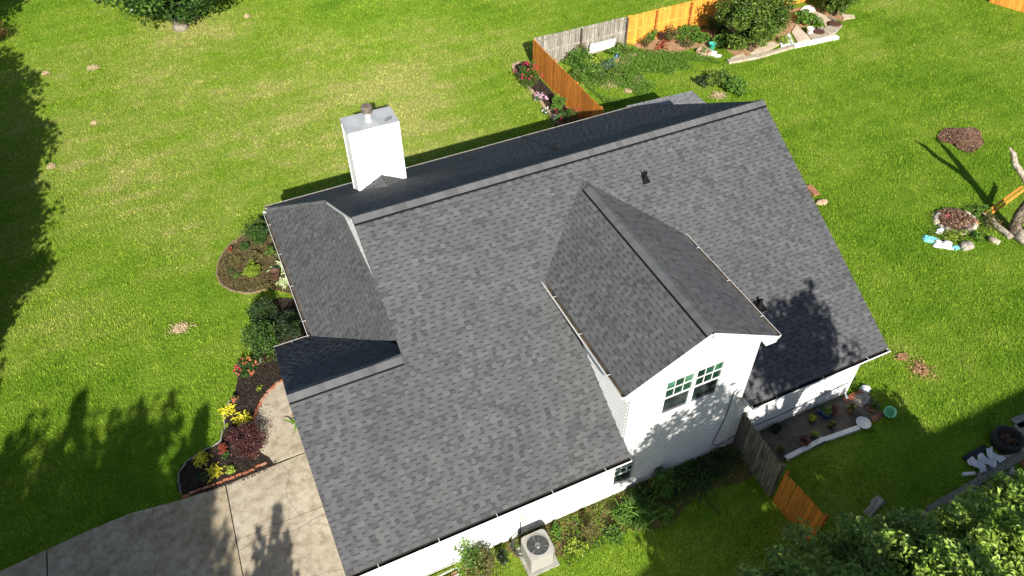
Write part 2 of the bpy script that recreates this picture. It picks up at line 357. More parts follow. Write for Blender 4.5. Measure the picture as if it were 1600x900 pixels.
def clump_points(n, c, r, k, rng=RNG, cr=.35, flat=True):
    cs = blob_points(k, c, np.array(r)*.78, rng, .35); w_ = rng.integers(0, k, n)
    d = rng.normal(size=(n, 3)); d /= np.linalg.norm(d, axis=1)[:, None]; d *= (rng.random((n, 1))**.4)
    cs_r = np.array(r)*cr*rng.uniform(.6, 1.25, (k, 1))
    p = cs[w_]+d*cs_r[w_]
    if flat: p[:, 2] = np.maximum(p[:, 2], .03)
    ct = rng.normal(0, .12, k)[w_]
    return p, ct, cs
def shrub(u, v, r, h, m, label, cat='shrub', name='shrub', n=900, size=.07, group=None, flowers=None, clumps=14, up=.4, aspect=.5, z=0, pos=None, tone=(.5, .2), stem='bark_brown', rxy=None, droop=0):
    p0 = Vector(pos) if pos else at(u, v, z); rx, ry = rxy or (r, r)
    t = thing(name, label, cat, p0, group)
    c = (p0.x, p0.y, p0.z+h*.5); P_, ct, cs = clump_points(n, c, (rx, ry, h*.55), clumps)
    P_[:, 2] = np.maximum(P_[:, 2], p0.z+.02)
    vv, nf, tn = leaves(P_, size, up, aspect, tone, droop=droop); tn = np.clip(tn+np.repeat(ct, 2), 0, 1)
    np_obj('foliage', vv, nf, 3, tn, M[m], t)
    mb = MB()
    for k in range(min(7, len(cs))):
        q = Vector(cs[k]); mb.tube([p0, p0.lerp(q, .5)+Vector((0, 0, .05)), q], [.018, .012, .006], 5)
    mb.obj('stem', M[stem], t)
    if flowers:
        fm, cnt, fs = flowers
        top = blob_points(cnt, c, np.array((rx, ry, h*.55))*1.02, shell=.93); top[:, 2] = np.abs(top[:, 2]-c[2])*.8+c[2]
        allp = np.concatenate([top+RNG.normal(0, fs*.35, top.shape) for _ in range(7)])
        vv, nf, tn = leaves(allp, fs, .7, .8, (.5, .25)); o = np_obj('flowers', vv, nf, 3, tn, M[fm], t); o['kind'] = 'stuff'
    return t
def strap_mesh(name, length, width, m, bend, seed):
    mb = MB(); k = 6; pts = []
    for i in range(k+1):
        s = i/k; x = length*(s*math.cos(.9-bend*s*.8)*.75); z = length*(s*math.sin(1.25-bend*s)*.8); pts.append((x, max(z, -.05), width*(1-s)**.55*.5+.001))
    for i in range(k):
        (x0, z0, w0), (x1, z1, w1) = pts[i], pts[i+1]
        mb.face([(x0, -w0, z0+w0*.5), (x1, -w1, z1+w1*.5), (x1, 0, z1), (x0, 0, z0)], 0, .4+.4*random.Random(seed).random())
        mb.face([(x0, 0, z0), (x1, 0, z1), (x1, w1, z1+w1*.5), (x0, w0, z0+w0*.5)], 0, .3+.4*random.Random(seed+1).random())
    return mb.mesh(name, M[m])
STRAPS = {}
def strap_plant(u, v, length, width, n, m, label, cat='plant', name='strap_leaf_plant', spread=.12, group=None, pos=None):
    key = (m, round(width, 3))
    if key not in STRAPS: STRAPS[key] = [strap_mesh('leaf', 1, width, m, b, i) for i, b in enumerate((.9, 1.2, 1.5, 1.8, 2.1))]
    p0 = Vector(pos) if pos else at(u, v); t = thing(name, label, cat, p0, group)
    for k in range(n):
        a = random.uniform(0, 6.2832); q = p0+Vector((random.gauss(0, spread), random.gauss(0, spread), 0)); l = length*random.uniform(.6, 1.15)
        inst(random.choice(STRAPS[key]), 'leaf', t, q, (0, random.uniform(-.25, .25), a), (l, l, l))
    return t
def crown_tree(pos, h, r, m, label, cat='tree', name='tree', n=9000, size=.12, clumps=40, trunk=.18, group=None, bark='bark', base=.3, lean=(0, 0), shape='round', cr=.28, up=.35, rxy=None):
    p0 = Vector(pos); t = thing(name, label, cat, p0, group)
    zc = p0.z+h*(base+(1-base)/2); rz = h*(1-base)/2; rx, ry = rxy or (r, r)
    cx, cy = p0.x+lean[0], p0.y+lean[1]
    if shape == 'round': P_, ct, cs = clump_points(n, (cx, cy, zc), (rx, ry, rz), clumps, cr=cr)
    else:                                     # cone
        k = clumps; s = RNG.random(k)**.8; rad = rx*(1-s)**.8*RNG.uniform(.5, 1, k)+.08; an = RNG.uniform(0, 6.28, k)
        cs = np.stack([cx+rad*np.cos(an), cy+rad*np.sin(an), p0.z+h*base+s*h*(1-base)], 1); wv = RNG.integers(0, k, n)
        d = RNG.normal(size=(n, 3)); d /= np.linalg.norm(d, axis=1)[:, None]; d *= RNG.random((n, 1))**.4
        P_ = cs[wv]+d*np.array([.5, .5, .6])*(.35+.65*(1-s[wv]))[:, None]*cr*3.2; ct = RNG.normal(0, .1, k)[wv]
    vv, nf, tn = leaves(P_, size, up); tn = np.clip(tn+np.repeat(ct, 2), 0, 1)
    np_obj('crown', vv, nf, 3, tn, M[m], t)
    mb = MB(); top = Vector((cx, cy, zc+rz*.5))
    mb.tube([p0, p0.lerp(top, .3)+Vector((.06, .03, 0)), p0.lerp(top, .65), top], [trunk*1.5, trunk, trunk*.7, trunk*.2], 10)
    mb.tube([p0-Vector((0, 0, .05)), p0+Vector((0, 0, .35))], [trunk*2.1, trunk*1.25], 10)
    mb.obj('trunk', M[bark], t, True)
    lb = MB()
    for k in range(min(14, len(cs))):
        q = Vector(cs[k]); b = p0.lerp(top, random.uniform(.3, .8)); mid = b.lerp(q, .5)+Vector((0, 0, .12)); lb.tube([b, mid, q], [trunk*.4, trunk*.25, trunk*.08], 6)
    lb.obj('limb', M[bark], t, True)
    return t
# ================================================================== THE SETTING
def inside(px, py, poly):
    r = np.zeros(px.shape, bool); n = len(poly)
    for i in range(n):
        x0, y0 = poly[i][0], poly[i][1]; x1, y1 = poly[(i+1) % n][0], poly[(i+1) % n][1]
        if y0 == y1: continue
        r ^= ((y0 > py) != (y1 > py)) & (px < (x1-x0)*(py-y0)/(y1-y0)+x0)
    return r
def A(*uv): return [at(u, v) for u, v in uv]
mb = MB(); mb.face([(-400, -400, 0), (400, -400, 0), (400, 400, 0), (-400, 400, 0)])
tag(mb.obj('lawn', M['lawn']), kind='structure')
NOGRASS = []
def sheet(name, pts, m, z=.012, kind='structure', thick=None, nograss=True):
    mb = MB(); pts = [(p[0], p[1]) for p in pts]; mb.prism(pts, -.05, z, inset=.03 if z > .02 else 0)
    o = mb.obj(name, m); tag(o, kind=kind)
    if nograss: NOGRASS.append(pts)
    return o
def smooth_loop(pts, k=4):
    n = len(pts); out = []
    for i in range(n):
        p0, p1, p2, p3 = (Vector(pts[(i+j-1) % n]) for j in range(4))
        for s in range(k):
            t = s/k; out.append(.5*((2*p1)+(p2-p0)*t+(2*p0-5*p1+4*p2-p3)*t*t+(3*p1-p0-3*p2+p3)*t**3))
    return out
def smooth_path(pts, k=5):
    P_ = [Vector(p) for p in pts]; P_ = [P_[0]*2-P_[1]]+P_+[P_[-1]*2-P_[-2]]; out = []
    for i in range(1, len(P_)-2):
        p0, p1, p2, p3 = P_[i-1:i+3]
        for s in range(k):
            t = s/k; out.append(.5*((2*p1)+(p2-p0)*t+(2*p0-5*p1+4*p2-p3)*t*t+(3*p1-p0-3*p2+p3)*t**3))
    return out+[P_[-2]]
def resample(path, step):
    out = [path[0].copy()]; acc = 0
    for a, b in zip(path, path[1:]):
        l = (b-a).length; d = step-acc
        while d <= l: out.append(a.lerp(b, d/l)); d += step
        acc = (acc+l) % step if d-step <= l else acc
        acc = l-(d-step)
    return out
# ---- driveway of concrete slabs
dw = _link(bpy.data.objects.new('driveway', None), None, (0, 0, 0)); tag(dw, kind='structure')
DWT = -2.0
def slab(pts, m='concrete', z=.05, parent=dw):
    mb = MB(); mb.prism([(p[0], p[1]) for p in pts], -.05, z, inset=.012); o = mb.obj('slab', M[m], parent); NOGRASS.append([(p[0], p[1]) for p in pts]); return o
slab([(-2.6, -1.93), (-5.98, -2.06), (-6.03, -4.1), (-2.6, -4.1)], 'concrete2')
slab([(-2.6, -4.112), (-6.03, -4.112), (-6.12, -8.6), (-2.6, -8.6)], 'concrete2')
slab([(-6.0, -2.06), (-7.3, -2.0), (-8.9, -1.8), (-10.1, -1.86), (-11.28, -2.0), (-11.33, -8.6), (-6.14, -8.6)])
slab([(-11.31, -2.0), (-12.6, -2.15), (-16, -2.3), (-16.4, -8.6), (-11.36, -8.6)])
sheet('driveway_base', [(-2.6, -1.95), (-16.3, -2.3), (-16.4, -8.6), (-2.6, -8.6)], M['crack'], .02)
mb = MB()
pa = smooth_path([(-6.03, -4.5, .0515), (-5.2, -4.35, .0515), (-4.4, -4.55, .0515), (-3.6, -4.42, .0515), (-2.7, -4.5, .0515)], 4)
for a, b in zip(pa, pa[1:]):
    mb.face([(a.x, a.y-.006, .0525), (b.x, b.y-.006, .0525), (b.x, b.y+.007, .0525), (a.x, a.y+.007, .0525)])
tag(mb.obj('crack', M['crack'], dw))
for pts_ in ([(-8.2, -1.9), (-8.3, -2.7), (-8.1, -3.4), (-8.5, -4.4), (-8.4, -5.6)], [(-4.2, -2.0), (-4.05, -2.6), (-4.3, -3.2), (-4.1, -4.08)], [(-3.3, -6.4), (-4.1, -6.2), (-5.0, -6.45), (-6.05, -6.3)]):
    mb = MB(); pa = smooth_path([(x + 0.0, y, .0515) for x, y in pts_], 6); pa = [p+Vector((RNG.normal(0, .02), RNG.normal(0, .02), 0)) for p in pa]
    for a, b in zip(pa, pa[1:]):
        n_ = (b-a).cross(Vector((0, 0, 1))).normalized()*.004; mb.face([a-n_, b-n_, b+n_, a+n_])
    mb.obj('hairline_crack', M['crack'], dw)
# ---- walkway behind the garage corner
ww = _link(bpy.data.objects.new('walkway', None), None, (0, 0, 0)); tag(ww, kind='structure')
curve = smooth_path([at(486, 575), at(455, 588), at(432, 603), at(412, 626), at(401, 652), at(399, 685), at(404, 706)], 4)
W1 = [(p.x, p.y) for p in curve]
ysplit = at(405, 665).y
slab([(-1.9, 1.9)]+[q for q in W1 if q[1] >= -.02]+[(-4.69, -.03), (-2.5, .3)], 'concrete2', .05, ww)
slab([(-2.5, .288), (-4.69, -.042)]+[q for q in W1 if q[1] < -.05]+[(-4.5, -1.62), (-4.42, -1.915), (-2.5, -1.915)], 'concrete2', .05, ww)
sheet('walkway_base', [(-2.5, 1.9)]+W1+[(-4.4, -1.93), (-2.5, -1.93)], M['crack'], .02)

# ---- planting beds
def mulch(pts, n, size=.06, m='chip', name='mulch', z=.03, skip=()):
    xs = np.array([p[0] for p in pts]); ys = np.array([p[1] for p in pts])
    X = RNG.uniform(xs.min(), xs.max(), n*3); Y = RNG.uniform(ys.min(), ys.max(), n*3); k = inside(X, Y, pts)
    for po in skip: k &= ~inside(X, Y, po)
    X, Y = X[k][:n], Y[k][:n]
    c = np.stack([X, Y, RNG.uniform(z, z+.04, len(X))], 1); vv, nf, tn = leaves(c, size, .4, .35, (.5, .28))
    return tag(np_obj(name, vv, nf, 3, tn, M[m]), kind='stuff')
bedA = smooth_loop([at(*p) for p in [(284, 774), (279, 745), (292, 722), (322, 704), (346, 690), (350, 660), (354, 640), (368, 610), (375, 580), (400, 560), (440, 545), (490, 530), (500, 585), (470, 598), (442, 615), (425, 632), (414, 655), (412, 685), (418, 712), (432, 728), (352, 763)]], 3)
sheet('flower_bed', bedA, M['mulch'], .03); mulch(bedA, 9500, .07, skip=[[(-2.5, 1.9)]+W1+[(-4.4, -1.85), (-2.5, -1.85)]])
bedO = smooth_loop([at(*p) for p in [(388, 362), (356, 388), (342, 412), (341, 436), (358, 453), (388, 459), (420, 452), (470, 470), (482, 520), (495, 500), (430, 340), (405, 345)]], 3)
sheet('oval_bed', bedO, M['dirt'], .028); mulch(bedO, 7000, .09, 'leaf_dry'); mulch(bedO, 3000, .08)
bedT = [at(*p) for p in [(801, 106), (812, 98), (824, 96), (836, 112), (950, 215), (890, 215), (868, 190), (838, 152)]]
bedT = [Vector(p) for p in [bedT[0], bedT[1], bedT[2], (14.1, 17.1, 0), (14.1, 10.5, 0), (12.3, 10.9, 0), bedT[6], bedT[7]]]
sheet('fence_flower_bed', bedT, M['mulch'], .03); mulch(bedT, 5000, .08)
bedF = smooth_loop([at(*p) for p in [(470, 470), (420, 470), (395, 520), (400, 560), (440, 560), (490, 530), (500, 500)]], 3)
sheet('foundation_bed', bedF, M['mulch'], .026); mulch(bedF, 2500, .07)
# vegetable garden: bare reddish soil by the fence, dry patches
for nm, pp, m in (('garden_soil', [(985, 66), (1010, 82), (1045, 84), (1095, 74), (1135, 72), (1150, 60), (1130, 40), (1105, 44), (1060, 52), (1010, 62)], 'soil'),
                  ('garden_soil', [(1120, 50), (1150, 90), (1185, 78), (1250, 45), (1300, 30), (1320, 34), (1318, 20), (1250, 12), (1150, 32)], 'soil'),
                  ('bare_patch', [(942, 99), (960, 94), (982, 96), (986, 102), (964, 108)], 'tan_soil'),
                  ('bare_patch', [(960, 90), (985, 86), (998, 88), (985, 93)], 'tan_soil'),
                  ('bare_patch', [(946, 135), (956, 126), (964, 124), (960, 134), (948, 142)], 'tan_soil'),
                  ('bare_patch', [(974, 143), (982, 140), (989, 143), (984, 147)], 'tan_soil'),
                  ('bare_patch', [(988, 128), (996, 118), (1004, 122), (1000, 131), (992, 133)], 'tan_soil'),
                  ('bare_patch', [(1110, 150), (1125, 143), (1136, 152), (1120, 158)], 'tan_soil'),
                  ('bare_patch', [(262, 520), (270, 509), (292, 506), (303, 510), (290, 518), (275, 524)], 'tan_soil'),
                  ('bare_patch', [(135, 108), (142, 103), (155, 104), (154, 110), (143, 112)], 'tan_soil'),
                  ('bare_patch', [(65, 116), (72, 113), (78, 116), (72, 119)], 'tan_soil'),
                  ('bare_patch', [(74, 262), (80, 257), (87, 261), (81, 266)], 'tan_soil'),
                  ('bare_patch', [(142, 193), (148, 190), (152, 194), (146, 197)], 'tan_soil'),
                  ('bare_patch', [(381, 26), (386, 24), (390, 27), (385, 30)], 'tan_soil'),
                  ('bare_patch', [(1428, 560), (1442, 562), (1450, 590), (1440, 598), (1432, 580)], 'soil'),
                  ('bare_patch', [(1398, 556), (1414, 552), (1420, 562), (1404, 566)], 'soil'),
                  ('wall_side_soil', [], 'dirt')):
    q = [at(*p) for p in pp] or [Vector(p) for p in ((1.5, -7.5, 0), (4, -7.5, 0), (9.6, -7.5, 0), (9.5, -8.9, 0), (7.6, -8.7, 0), (6, -9.2, 0), (4.4, -8.6, 0), (3.3, -8.8, 0), (1.6, -8.3, 0))]; s_ = smooth_loop(q, 3)
    if nm == 'bare_patch':
        cx_ = sum(p_.x for p_ in s_)/len(s_); cy_ = sum(p_.y for p_ in s_)/len(s_); rx_ = max(abs(p_.x-cx_) for p_ in s_); ry_ = max(abs(p_.y-cy_) for p_ in s_)
        n_ = int(200+rx_*ry_*(1100 if m == 'tan_soil' else 650)); X_ = cx_+RNG.normal(0, rx_*.42, n_); Y_ = cy_+RNG.normal(0, ry_*.42, n_)
        vv, nf, tn = leaves(np.stack([X_, Y_, RNG.uniform(.03, .085, n_)], 1), .09, .5, .45, (.5, .25)); tag(np_obj('dry_grass', vv, nf, 3, tn, M['straw' if m == 'tan_soil' else 'rust_straw']), kind='stuff'); continue
    sheet(nm, s_, M[m], .022 if nm == 'bare_patch' else .014, nograss=nm == 'garden_soil')
# patio pad on the right
for n_, m_, z_ in ((1500, 'leaf_br', .04), (900, 'leaf_lime', .03), (1200, 'leaf_dry', .02)):
    mulch([(1.5, -7.6), (9.5, -7.6), (9.3, -8.7), (7.6, -8.9), (4.4, -8.9), (2.7, -9.1), (2.6, -8.2), (1.5, -8.0)], n_, .1, m_, 'weeds', z_)
fc_ = at(1505, 352)
for n_, m_ in ((500, 'leaf_br'), (450, 'leaf_dry'), (250, 'leaf_lime')):
    mulch([(fc_.x+1.9*math.cos(k*.5)*(1+.2*math.sin(k*2.1)), fc_.y+1.1*math.sin(k*.5)*(1+.2*math.cos(k*1.7))) for k in range(12)], n_, .12, m_, 'weeds', .06)
pad = [Vector(p) for p in [(9.75, -7.62, 0), (14.2, -7.62, 0), (15.1, -7.9, 0), (15.2, -8.5, 0), (14.3, -8.95, 0), (10.7, -8.85, 0), (9.75, -9.5, 0)]]
sheet('patio', pad, M['slate_pave'], .06)

# ================================================================== THE HOUSE
ZR = 7.43; MF = .57; MBK = .593; XR = 14.723; XG = -3.26; XW = -2.011; YF = -8.037; YG = -3.777; YGB = .33; YB = 7.507; ZE = 2.85
WY = -7.572; XD = 7.232; WD = 2.439; ZD = 7.003; MD = .539; YD = -7.859; DL = 5.14; DRX = 9.32
zf = lambda y: ZR+MF*y
zb = lambda y: ZR-MBK*y
ZG = zf(YG); zg = lambda y: ZG-MF*(y-YG)
house = thing('house', 'white sided house under a charcoal shingle roof with dormer and chimney', 'house', (0, 0, 0))
def in_dir(v): return Vector(v).normalized()
def scan(poly, c):
    xs = []; n = len(poly)
    for i in range(n):
        (x0, y0), (x1, y1) = poly[i], poly[(i+1) % n]
        if (y0 > c) != (y1 > c): xs.append(x0+(c-y0)*(x1-x0)/(y1-y0))
    return sorted(xs)
def scan_multi(polys, c):
    xs = []
    for p in polys: xs += scan(p, c)
    return sorted(xs)
class Plane:
    def __init__(s, o, u, pts, holes=()):
        s.o = Vector(o); s.U = in_dir(u); a, b, c = (Vector(p) for p in pts[:3]); n = (b-a).cross(c-a).normalized()
        if n.z < 0: n = -n
        s.N = n; s.V = n.cross(s.U).normalized()
        if s.V.z < 0: s.V = -s.V; s.U = -s.U
        s.pts = [Vector(p) for p in pts]; s.polys = [[s.uv(p) for p in pts]]+[[s.uv(p) for p in h] for h in holes]
    def uv(s, p): d = Vector(p)-s.o; return (d.dot(s.U), d.dot(s.V))
    def P(s, u, v, n=0): return s.o+s.U*u+s.V*v+s.N*n
def tone_cell():
    r = random.random()
    if r < .12: return random.uniform(.68, .8)
    if r > .88: return random.uniform(1.12, 1.24)
    return random.gauss(1.0, .07)
def cells(pl, expo=.143, start=.0):
    out = []; vs = [p[1] for q in pl.polys for p in q]; v = min(vs)+start-.001; vmax = max(vs)
    while v < vmax:
        v1 = min(v+expo, vmax); a = scan_multi(pl.polys, v+.004); b = scan_multi(pl.polys, v1-.004)
        if len(a) != len(b): a = b = scan_multi(pl.polys, (v+v1)/2)
        for k in range(0, len(a)-1, 2):
            a0, a1, b0, b1 = a[k], a[k+1], b[k], b[k+1]; lo, hi = min(a0, b0), max(a1, b1); u = lo-random.uniform(0, .2); tab = random.random() < .5
            while u < hi:
                wdt = random.uniform(.11, .2) if tab else random.uniform(.1, .19); u1 = u+wdt
                if hi-u1 < .07: u1 = hi+.001
                c = [max(u, a0), min(u1, a1), max(u, b0), min(u1, b1)]
                if c[1] > c[0]+.004 or c[3] > c[2]+.004:
                    c[1] = max(c[1], c[0]); c[3] = max(c[3], c[2]); out.append((c, v, v1, tab, tone_cell()))
                u = u1; tab = not tab
        v += expo
    return out
def put_cell(mb, pl, cl):
    (a0, a1, b0, b1), v, v1, tab, t = cl; h = .017 if tab else .008; g = .0 if tab else .0
    A_, B_, C_, D_ = pl.P(a0, v, h), pl.P(a1, v, h), pl.P(b1, v1, .003), pl.P(b0, v1, .003)
    if tab: mb.face([A_, B_, C_, D_], 0, t)
    else:
        k = 1-.034/(v1-v) if v1-v > .06 else .9
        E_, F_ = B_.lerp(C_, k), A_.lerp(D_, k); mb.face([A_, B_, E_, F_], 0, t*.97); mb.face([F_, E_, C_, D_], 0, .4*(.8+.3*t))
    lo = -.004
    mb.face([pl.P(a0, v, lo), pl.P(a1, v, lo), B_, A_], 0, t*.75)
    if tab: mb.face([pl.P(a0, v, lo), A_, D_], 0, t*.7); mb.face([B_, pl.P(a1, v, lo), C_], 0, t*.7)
def roof_plane(name, pl, label=None, singles=0, drop=.03, smat='shingle'):
    mb = MB(); p = pl.pts
    def fill(polys):
        # deck as scan strips so that holes stay open
        vs = sorted({round(q[1], 4) for po in polys for q in po})
        for v0, v1 in zip(vs, vs[1:]):
            if v1-v0 < .002: continue
            a = scan_multi(polys, v0+1e-4); b = scan_multi(polys, v1-1e-4)
            for k in range(0, min(len(a), len(b))-1, 2): mb.face([pl.P(a[k], v0), pl.P(a[k+1], v0), pl.P(b[k+1], v1), pl.P(b[k], v1)], 0)
    fill(pl.polys)
    for po in pl.polys:
        n = len(po)
        for i in range(n):
            a, b = pl.P(*po[i]), pl.P(*po[(i+1) % n]); dz = Vector((0, 0, -drop)); mb.face([a, b, b+dz, a+dz], 0)
    r = mb.obj(name, [M['deck'], M['trim']], house)
    cl = cells(pl); 
    if singles:
        def key(c): q = pl.P((c[0][0]+c[0][1])/2, c[1]); u, v = pix(q); return (not (6 < u < 1594 and 6 < v < 894 and c[0][1]-c[0][0] > .1), (q-Vector(CAM)).length)
        cl.sort(key=key)
        for c in cl[:singles]:
            m1 = MB(); put_cell(m1, pl, c); m1.obj('shingle', M['shingle'], r)
        cl = cl[singles:]
    mb = MB()
    for c in cl: put_cell(mb, pl, c)
    o = mb.obj('shingles', M[smat], r); o['kind'] = 'stuff'
    return r
TH = .0
hole = [(XD, -.75, zf(-.75)), (DRX, -2.72, zf(-2.72)), (DRX, YF-.1, zf(YF-.1)), (DL, YF-.1, zf(YF-.1)), (DL, -2.72, zf(-2.72))]
front_pts = [(0, 0, ZR), (0, YG, ZG), (XG, YG, ZG), (XG, YF, ZE), (DL, YF, ZE), (DL, -2.72, zf(-2.72)), (XD, -.76, zf(-.76)), (DRX, -2.72, zf(-2.72)), (DRX, YF, ZE), (XR, YF, ZE), (XR, 0, ZR)]
PF = Plane((XG, YF, ZE), (1, 0, 0), [front_pts[0], front_pts[3], front_pts[9]]); PF.pts = [Vector(p) for p in front_pts]; PF.polys = [[PF.uv(p) for p in front_pts]]
roof_front = roof_plane('roof', PF, singles=300)
ZWT = 4.47; mw = (ZWT-ZE)/2.011; yh = (ZR-ZWT)/MBK; yv = YG+(ZG-ZWT)/MF
PB = Plane((XR, YB, 2.98), (-1, 0, 0), [(0, 0, ZR), (XR, 0, ZR), (XR, YB, zb(YB)), (XW, YB, zb(YB)), (0, yh, ZWT)])
roof_back = roof_plane('roof', PB)
PG = Plane((XG, YGB, ZE), (1, 0, 0), [(XG, YG, ZG), (XG, YGB, ZE), (XW, YGB, ZE), (0, yv, ZWT), (.3, YG, ZG)])
roof_garage = roof_plane('roof', PG)
PW = Plane((XW, YGB, ZE), (0, -1, 0), [(XW, YGB, ZE), (0, yv, ZWT), (0, yh, ZWT)])
pw = [(XW, YGB, ZE), (XW, YB, ZE+.0), (0, yh, ZWT), (.34, yh-.46, ZWT+mw*.34), (.34, yv-.45, ZWT+mw*.34), (0, yv, ZWT)]
PW.pts = [Vector(p) for p in pw]; PW.polys = [[PW.uv(p) for p in pw]]
roof_wing = roof_plane('roof', PW)
zde = ZD-MD*WD; yde = (zde-ZR)/MF
PDL = Plane((XD-WD, YD, zde), (0, -1, 0), [(XD-WD, YD, zde), (XD, YD, ZD), (XD, -.75, ZD), (XD-WD, yde, zde)])
PDR = Plane((XD+WD, YD, zde), (0, 1, 0), [(XD+WD, YD, zde), (XD, YD, ZD), (XD, -.75, ZD), (XD+WD, yde, zde)])
roof_dl = roof_plane('dormer_roof', PDL); roof_dr = roof_plane('dormer_roof', PDR)
# porch roof beyond the back right corner
PP = Plane((17.95, 7.9, 2.7), (0, 1, 0), [(17.95, 7.85, 2.7), (17.95, 5.2, 2.7), (14.4, 5.2, 2.85)])
pp_ = [(17.95, 7.9, 2.7), (17.95, 4.9, 2.7), (14.4, 4.9, 2.85), (14.4, 7.9, 2.85)]
PP.pts = [Vector(p) for p in pp_]; PP.polys = [[PP.uv(p) for p in pp_]]
roof_plane('porch_roof', PP, smat='old_shingle')
mb = MB()
mb.box((-.06, -.06, 0), (.06, .06, 2.6)); pm = mb.mesh('porch_post', M['trim'])
for y in (5.1, 7.3): inst(pm, 'porch_post', house, (17.75, y, 0))
# ridge vents and ridge shingles
def ridge(parent, p, q, n1, n2, wd=.2, expo=.2, vent=True, vh=.05):
    p = Vector(p); q = Vector(q); d = (q-p); Ln = d.length; d.normalize()
    s1 = (Vector(n1).cross(d)); s1 = -s1 if s1.z > 0 else s1; s2 = (Vector(n2).cross(d)); s2 = -s2 if s2.z > 0 else s2
    s1.normalize(); s2.normalize(); N1, N2 = Vector(n1).normalized(), Vector(n2).normalized(); up = Vector((0, 0, 1))
    if vent:
        mb = MB()
        for s_, n_ in ((s1, N1), (s2, N2)):
            a0, a1 = p+s_*(wd+.05)+n_*.004, q+s_*(wd+.05)+n_*.004
            mb.face([a0, a1, a1+n_*vh*.7, a0+n_*vh*.7]); mb.face([a0+n_*vh*.7, a1+n_*vh*.7, q+up*vh, p+up*vh])
        for e in (p, q): mb.face([e+s1*(wd+.05)+N1*.004, e+s1*(wd+.05)+N1*vh*.7, e+up*vh, e+s2*(wd+.05)+N2*vh*.7, e+s2*(wd+.05)+N2*.004])
        mb.obj('ridge_vent', M['vent'], parent)
    k = 0; t = 0
    while t < Ln-.02:
        a = p+d*t; b = p+d*min(t+expo+.03, Ln); mb = MB(); tn = random.gauss(1.1, .06) if random.random() < .85 else random.uniform(.85, .95); h0, h1 = vh+.016, vh+.004
        for s_, n_ in ((s1, N1), (s2, N2)):
            mb.face([a+up*h0*1.05, b+up*h1*1.05, b+s_*wd+n_*h1, a+s_*wd+n_*h0], 0, tn)
            mb.face([a+s_*wd+n_*h0, b+s_*wd+n_*h1, b+s_*wd+n_*(h1-.005), a+s_*wd+n_*(h0-.014)], 0, tn*.6)
        mb.face([a+s1*wd+N1*h0, a+up*h0*1.05, a+s2*wd+N2*h0, a+s2*wd+N2*(h0-.01), a+up*(h0-.01), a+s1*wd+N1*(h0-.01)], 0, tn*.7)
        mb.obj('ridge_shingle', M['cap'], parent); t += expo; k += 1
nF = PF.N; nB = PB.N
ridge(roof_front, (0, 0, ZR), (XR, 0, ZR), nF, nB, .19, .205)
ridge(roof_garage, (XG, YG, ZG), (-.02, YG, ZG), nF, PG.N, .19, .205)
ridge(roof_dl, (XD, YD, ZD), (XD, -1.15, ZD), PDL.N, PDR.N, .17, .205)
ridge(roof_wing, (XW, YB, ZE+.05), (0, yh, ZWT), PW.N, nB, .12, .205, False, .01)
# ---- siding walls: real lapped courses with openings
def wall(name, o, u, outline, holes=(), course=.15, parent=house, m='siding', corner=()):
    o = Vector(o); u = Vector(u).normalized(); n = u.cross(Vector((0, 0, 1))); mb = MB(); polys = [outline]+list(holes)
    zs = [p[1] for p in outline]; z = min(zs); zm = max(zs)
    P_ = lambda a, zz, d: o+u*a+Vector((0, 0, zz))+n*d
    while z < zm-.001:
        z1 = min(z+course, zm); brk = sorted({z, z1, min(z1, z+course*.55)}|{p[1] for q in polys for p in q if z+.003 < p[1] < z1-.003})
        for y0, y1 in zip(brk, brk[1:]):
            a = scan_multi(polys, y0+1e-4); b = scan_multi(polys, y1-1e-4)
            if len(a) != len(b): a = b = scan_multi(polys, (y0+y1)/2)
            f = lambda zz: .036 if (zz-z) < course*.56 else .036-.042*((zz-z)/course-.55)/.45
            for k in range(0, len(a)-1, 2):
                mb.face([P_(a[k], y0, f(y0)), P_(a[k+1], y0, f(y0)), P_(b[k+1], y1, f(y1)), P_(b[k], y1, f(y1))])
                if y0 == z: mb.face([P_(a[k], z, -.002), P_(a[k+1], z, -.002), P_(a[k+1], z, .036), P_(a[k], z, .036)])
        z = z1
    return mb.obj(name, M[m], parent)
def rect(x0, z0, x1, z1): return [(x0, z0), (x1, z0), (x1, z1), (x0, z1)]
ws = ZE-.12; zpk = ZD-.15
W_OPEN = [rect(6.24, 3.62, 8.2, 5.2), rect(4.93, .62, 5.68, 1.83)]
fw = wall('wall', (0, WY, 0), (1, 0, 0), [(-2.9, .06), (14.37, .06), (14.37, ws), (DRX, ws), (DRX, zpk-MD*(DRX-XD)), (XD, zpk), (DL, zpk-MD*(XD-DL)), (DL, ws), (-2.9, ws)], W_OPEN)
wall('wall', (14.37, 0, 0), (0, 1, 0), [(-7.572, .06), (7.1, .06), (7.1, zb(7.1)-.16), (0, ZR-.16), (-7.572, ws)])
wall('wall', (14.37, 7.1, 0), (-1, 0, 0), rect(0, .06, 16.1, ws))
wall('wall', (-1.7, 7.1, 0), (0, -1, 0), rect(0, .06, 7.2, ws))
wall('wall', (-2.9, 0, 0), (0, -1, 0), [(0, .06), (7.572, .06), (7.572, ws), (3.777, ZG-.18), (0, ws)])
wall('wall', (-1.6, -.02, 0), (-1, 0, 0), rect(0, .06, 1.3, ws))
wall('gable_wall', (.35, 0, 0), (0, -1, 0), [(-5.2, ZE+.6), (3.6, ZE+.6), (3.6, zf(-3.6)-.12), (0, ZR-.12), (-5.2, zb(5.2)-.12)])
dlw = wall('dormer_wall', (DL, 0, 0), (0, -1, 0), [(-WY, zf(WY)+.012), (-WY, zpk-MD*(XD-DL)+.1), (2.75, zpk-MD*(XD-DL)+.1)])
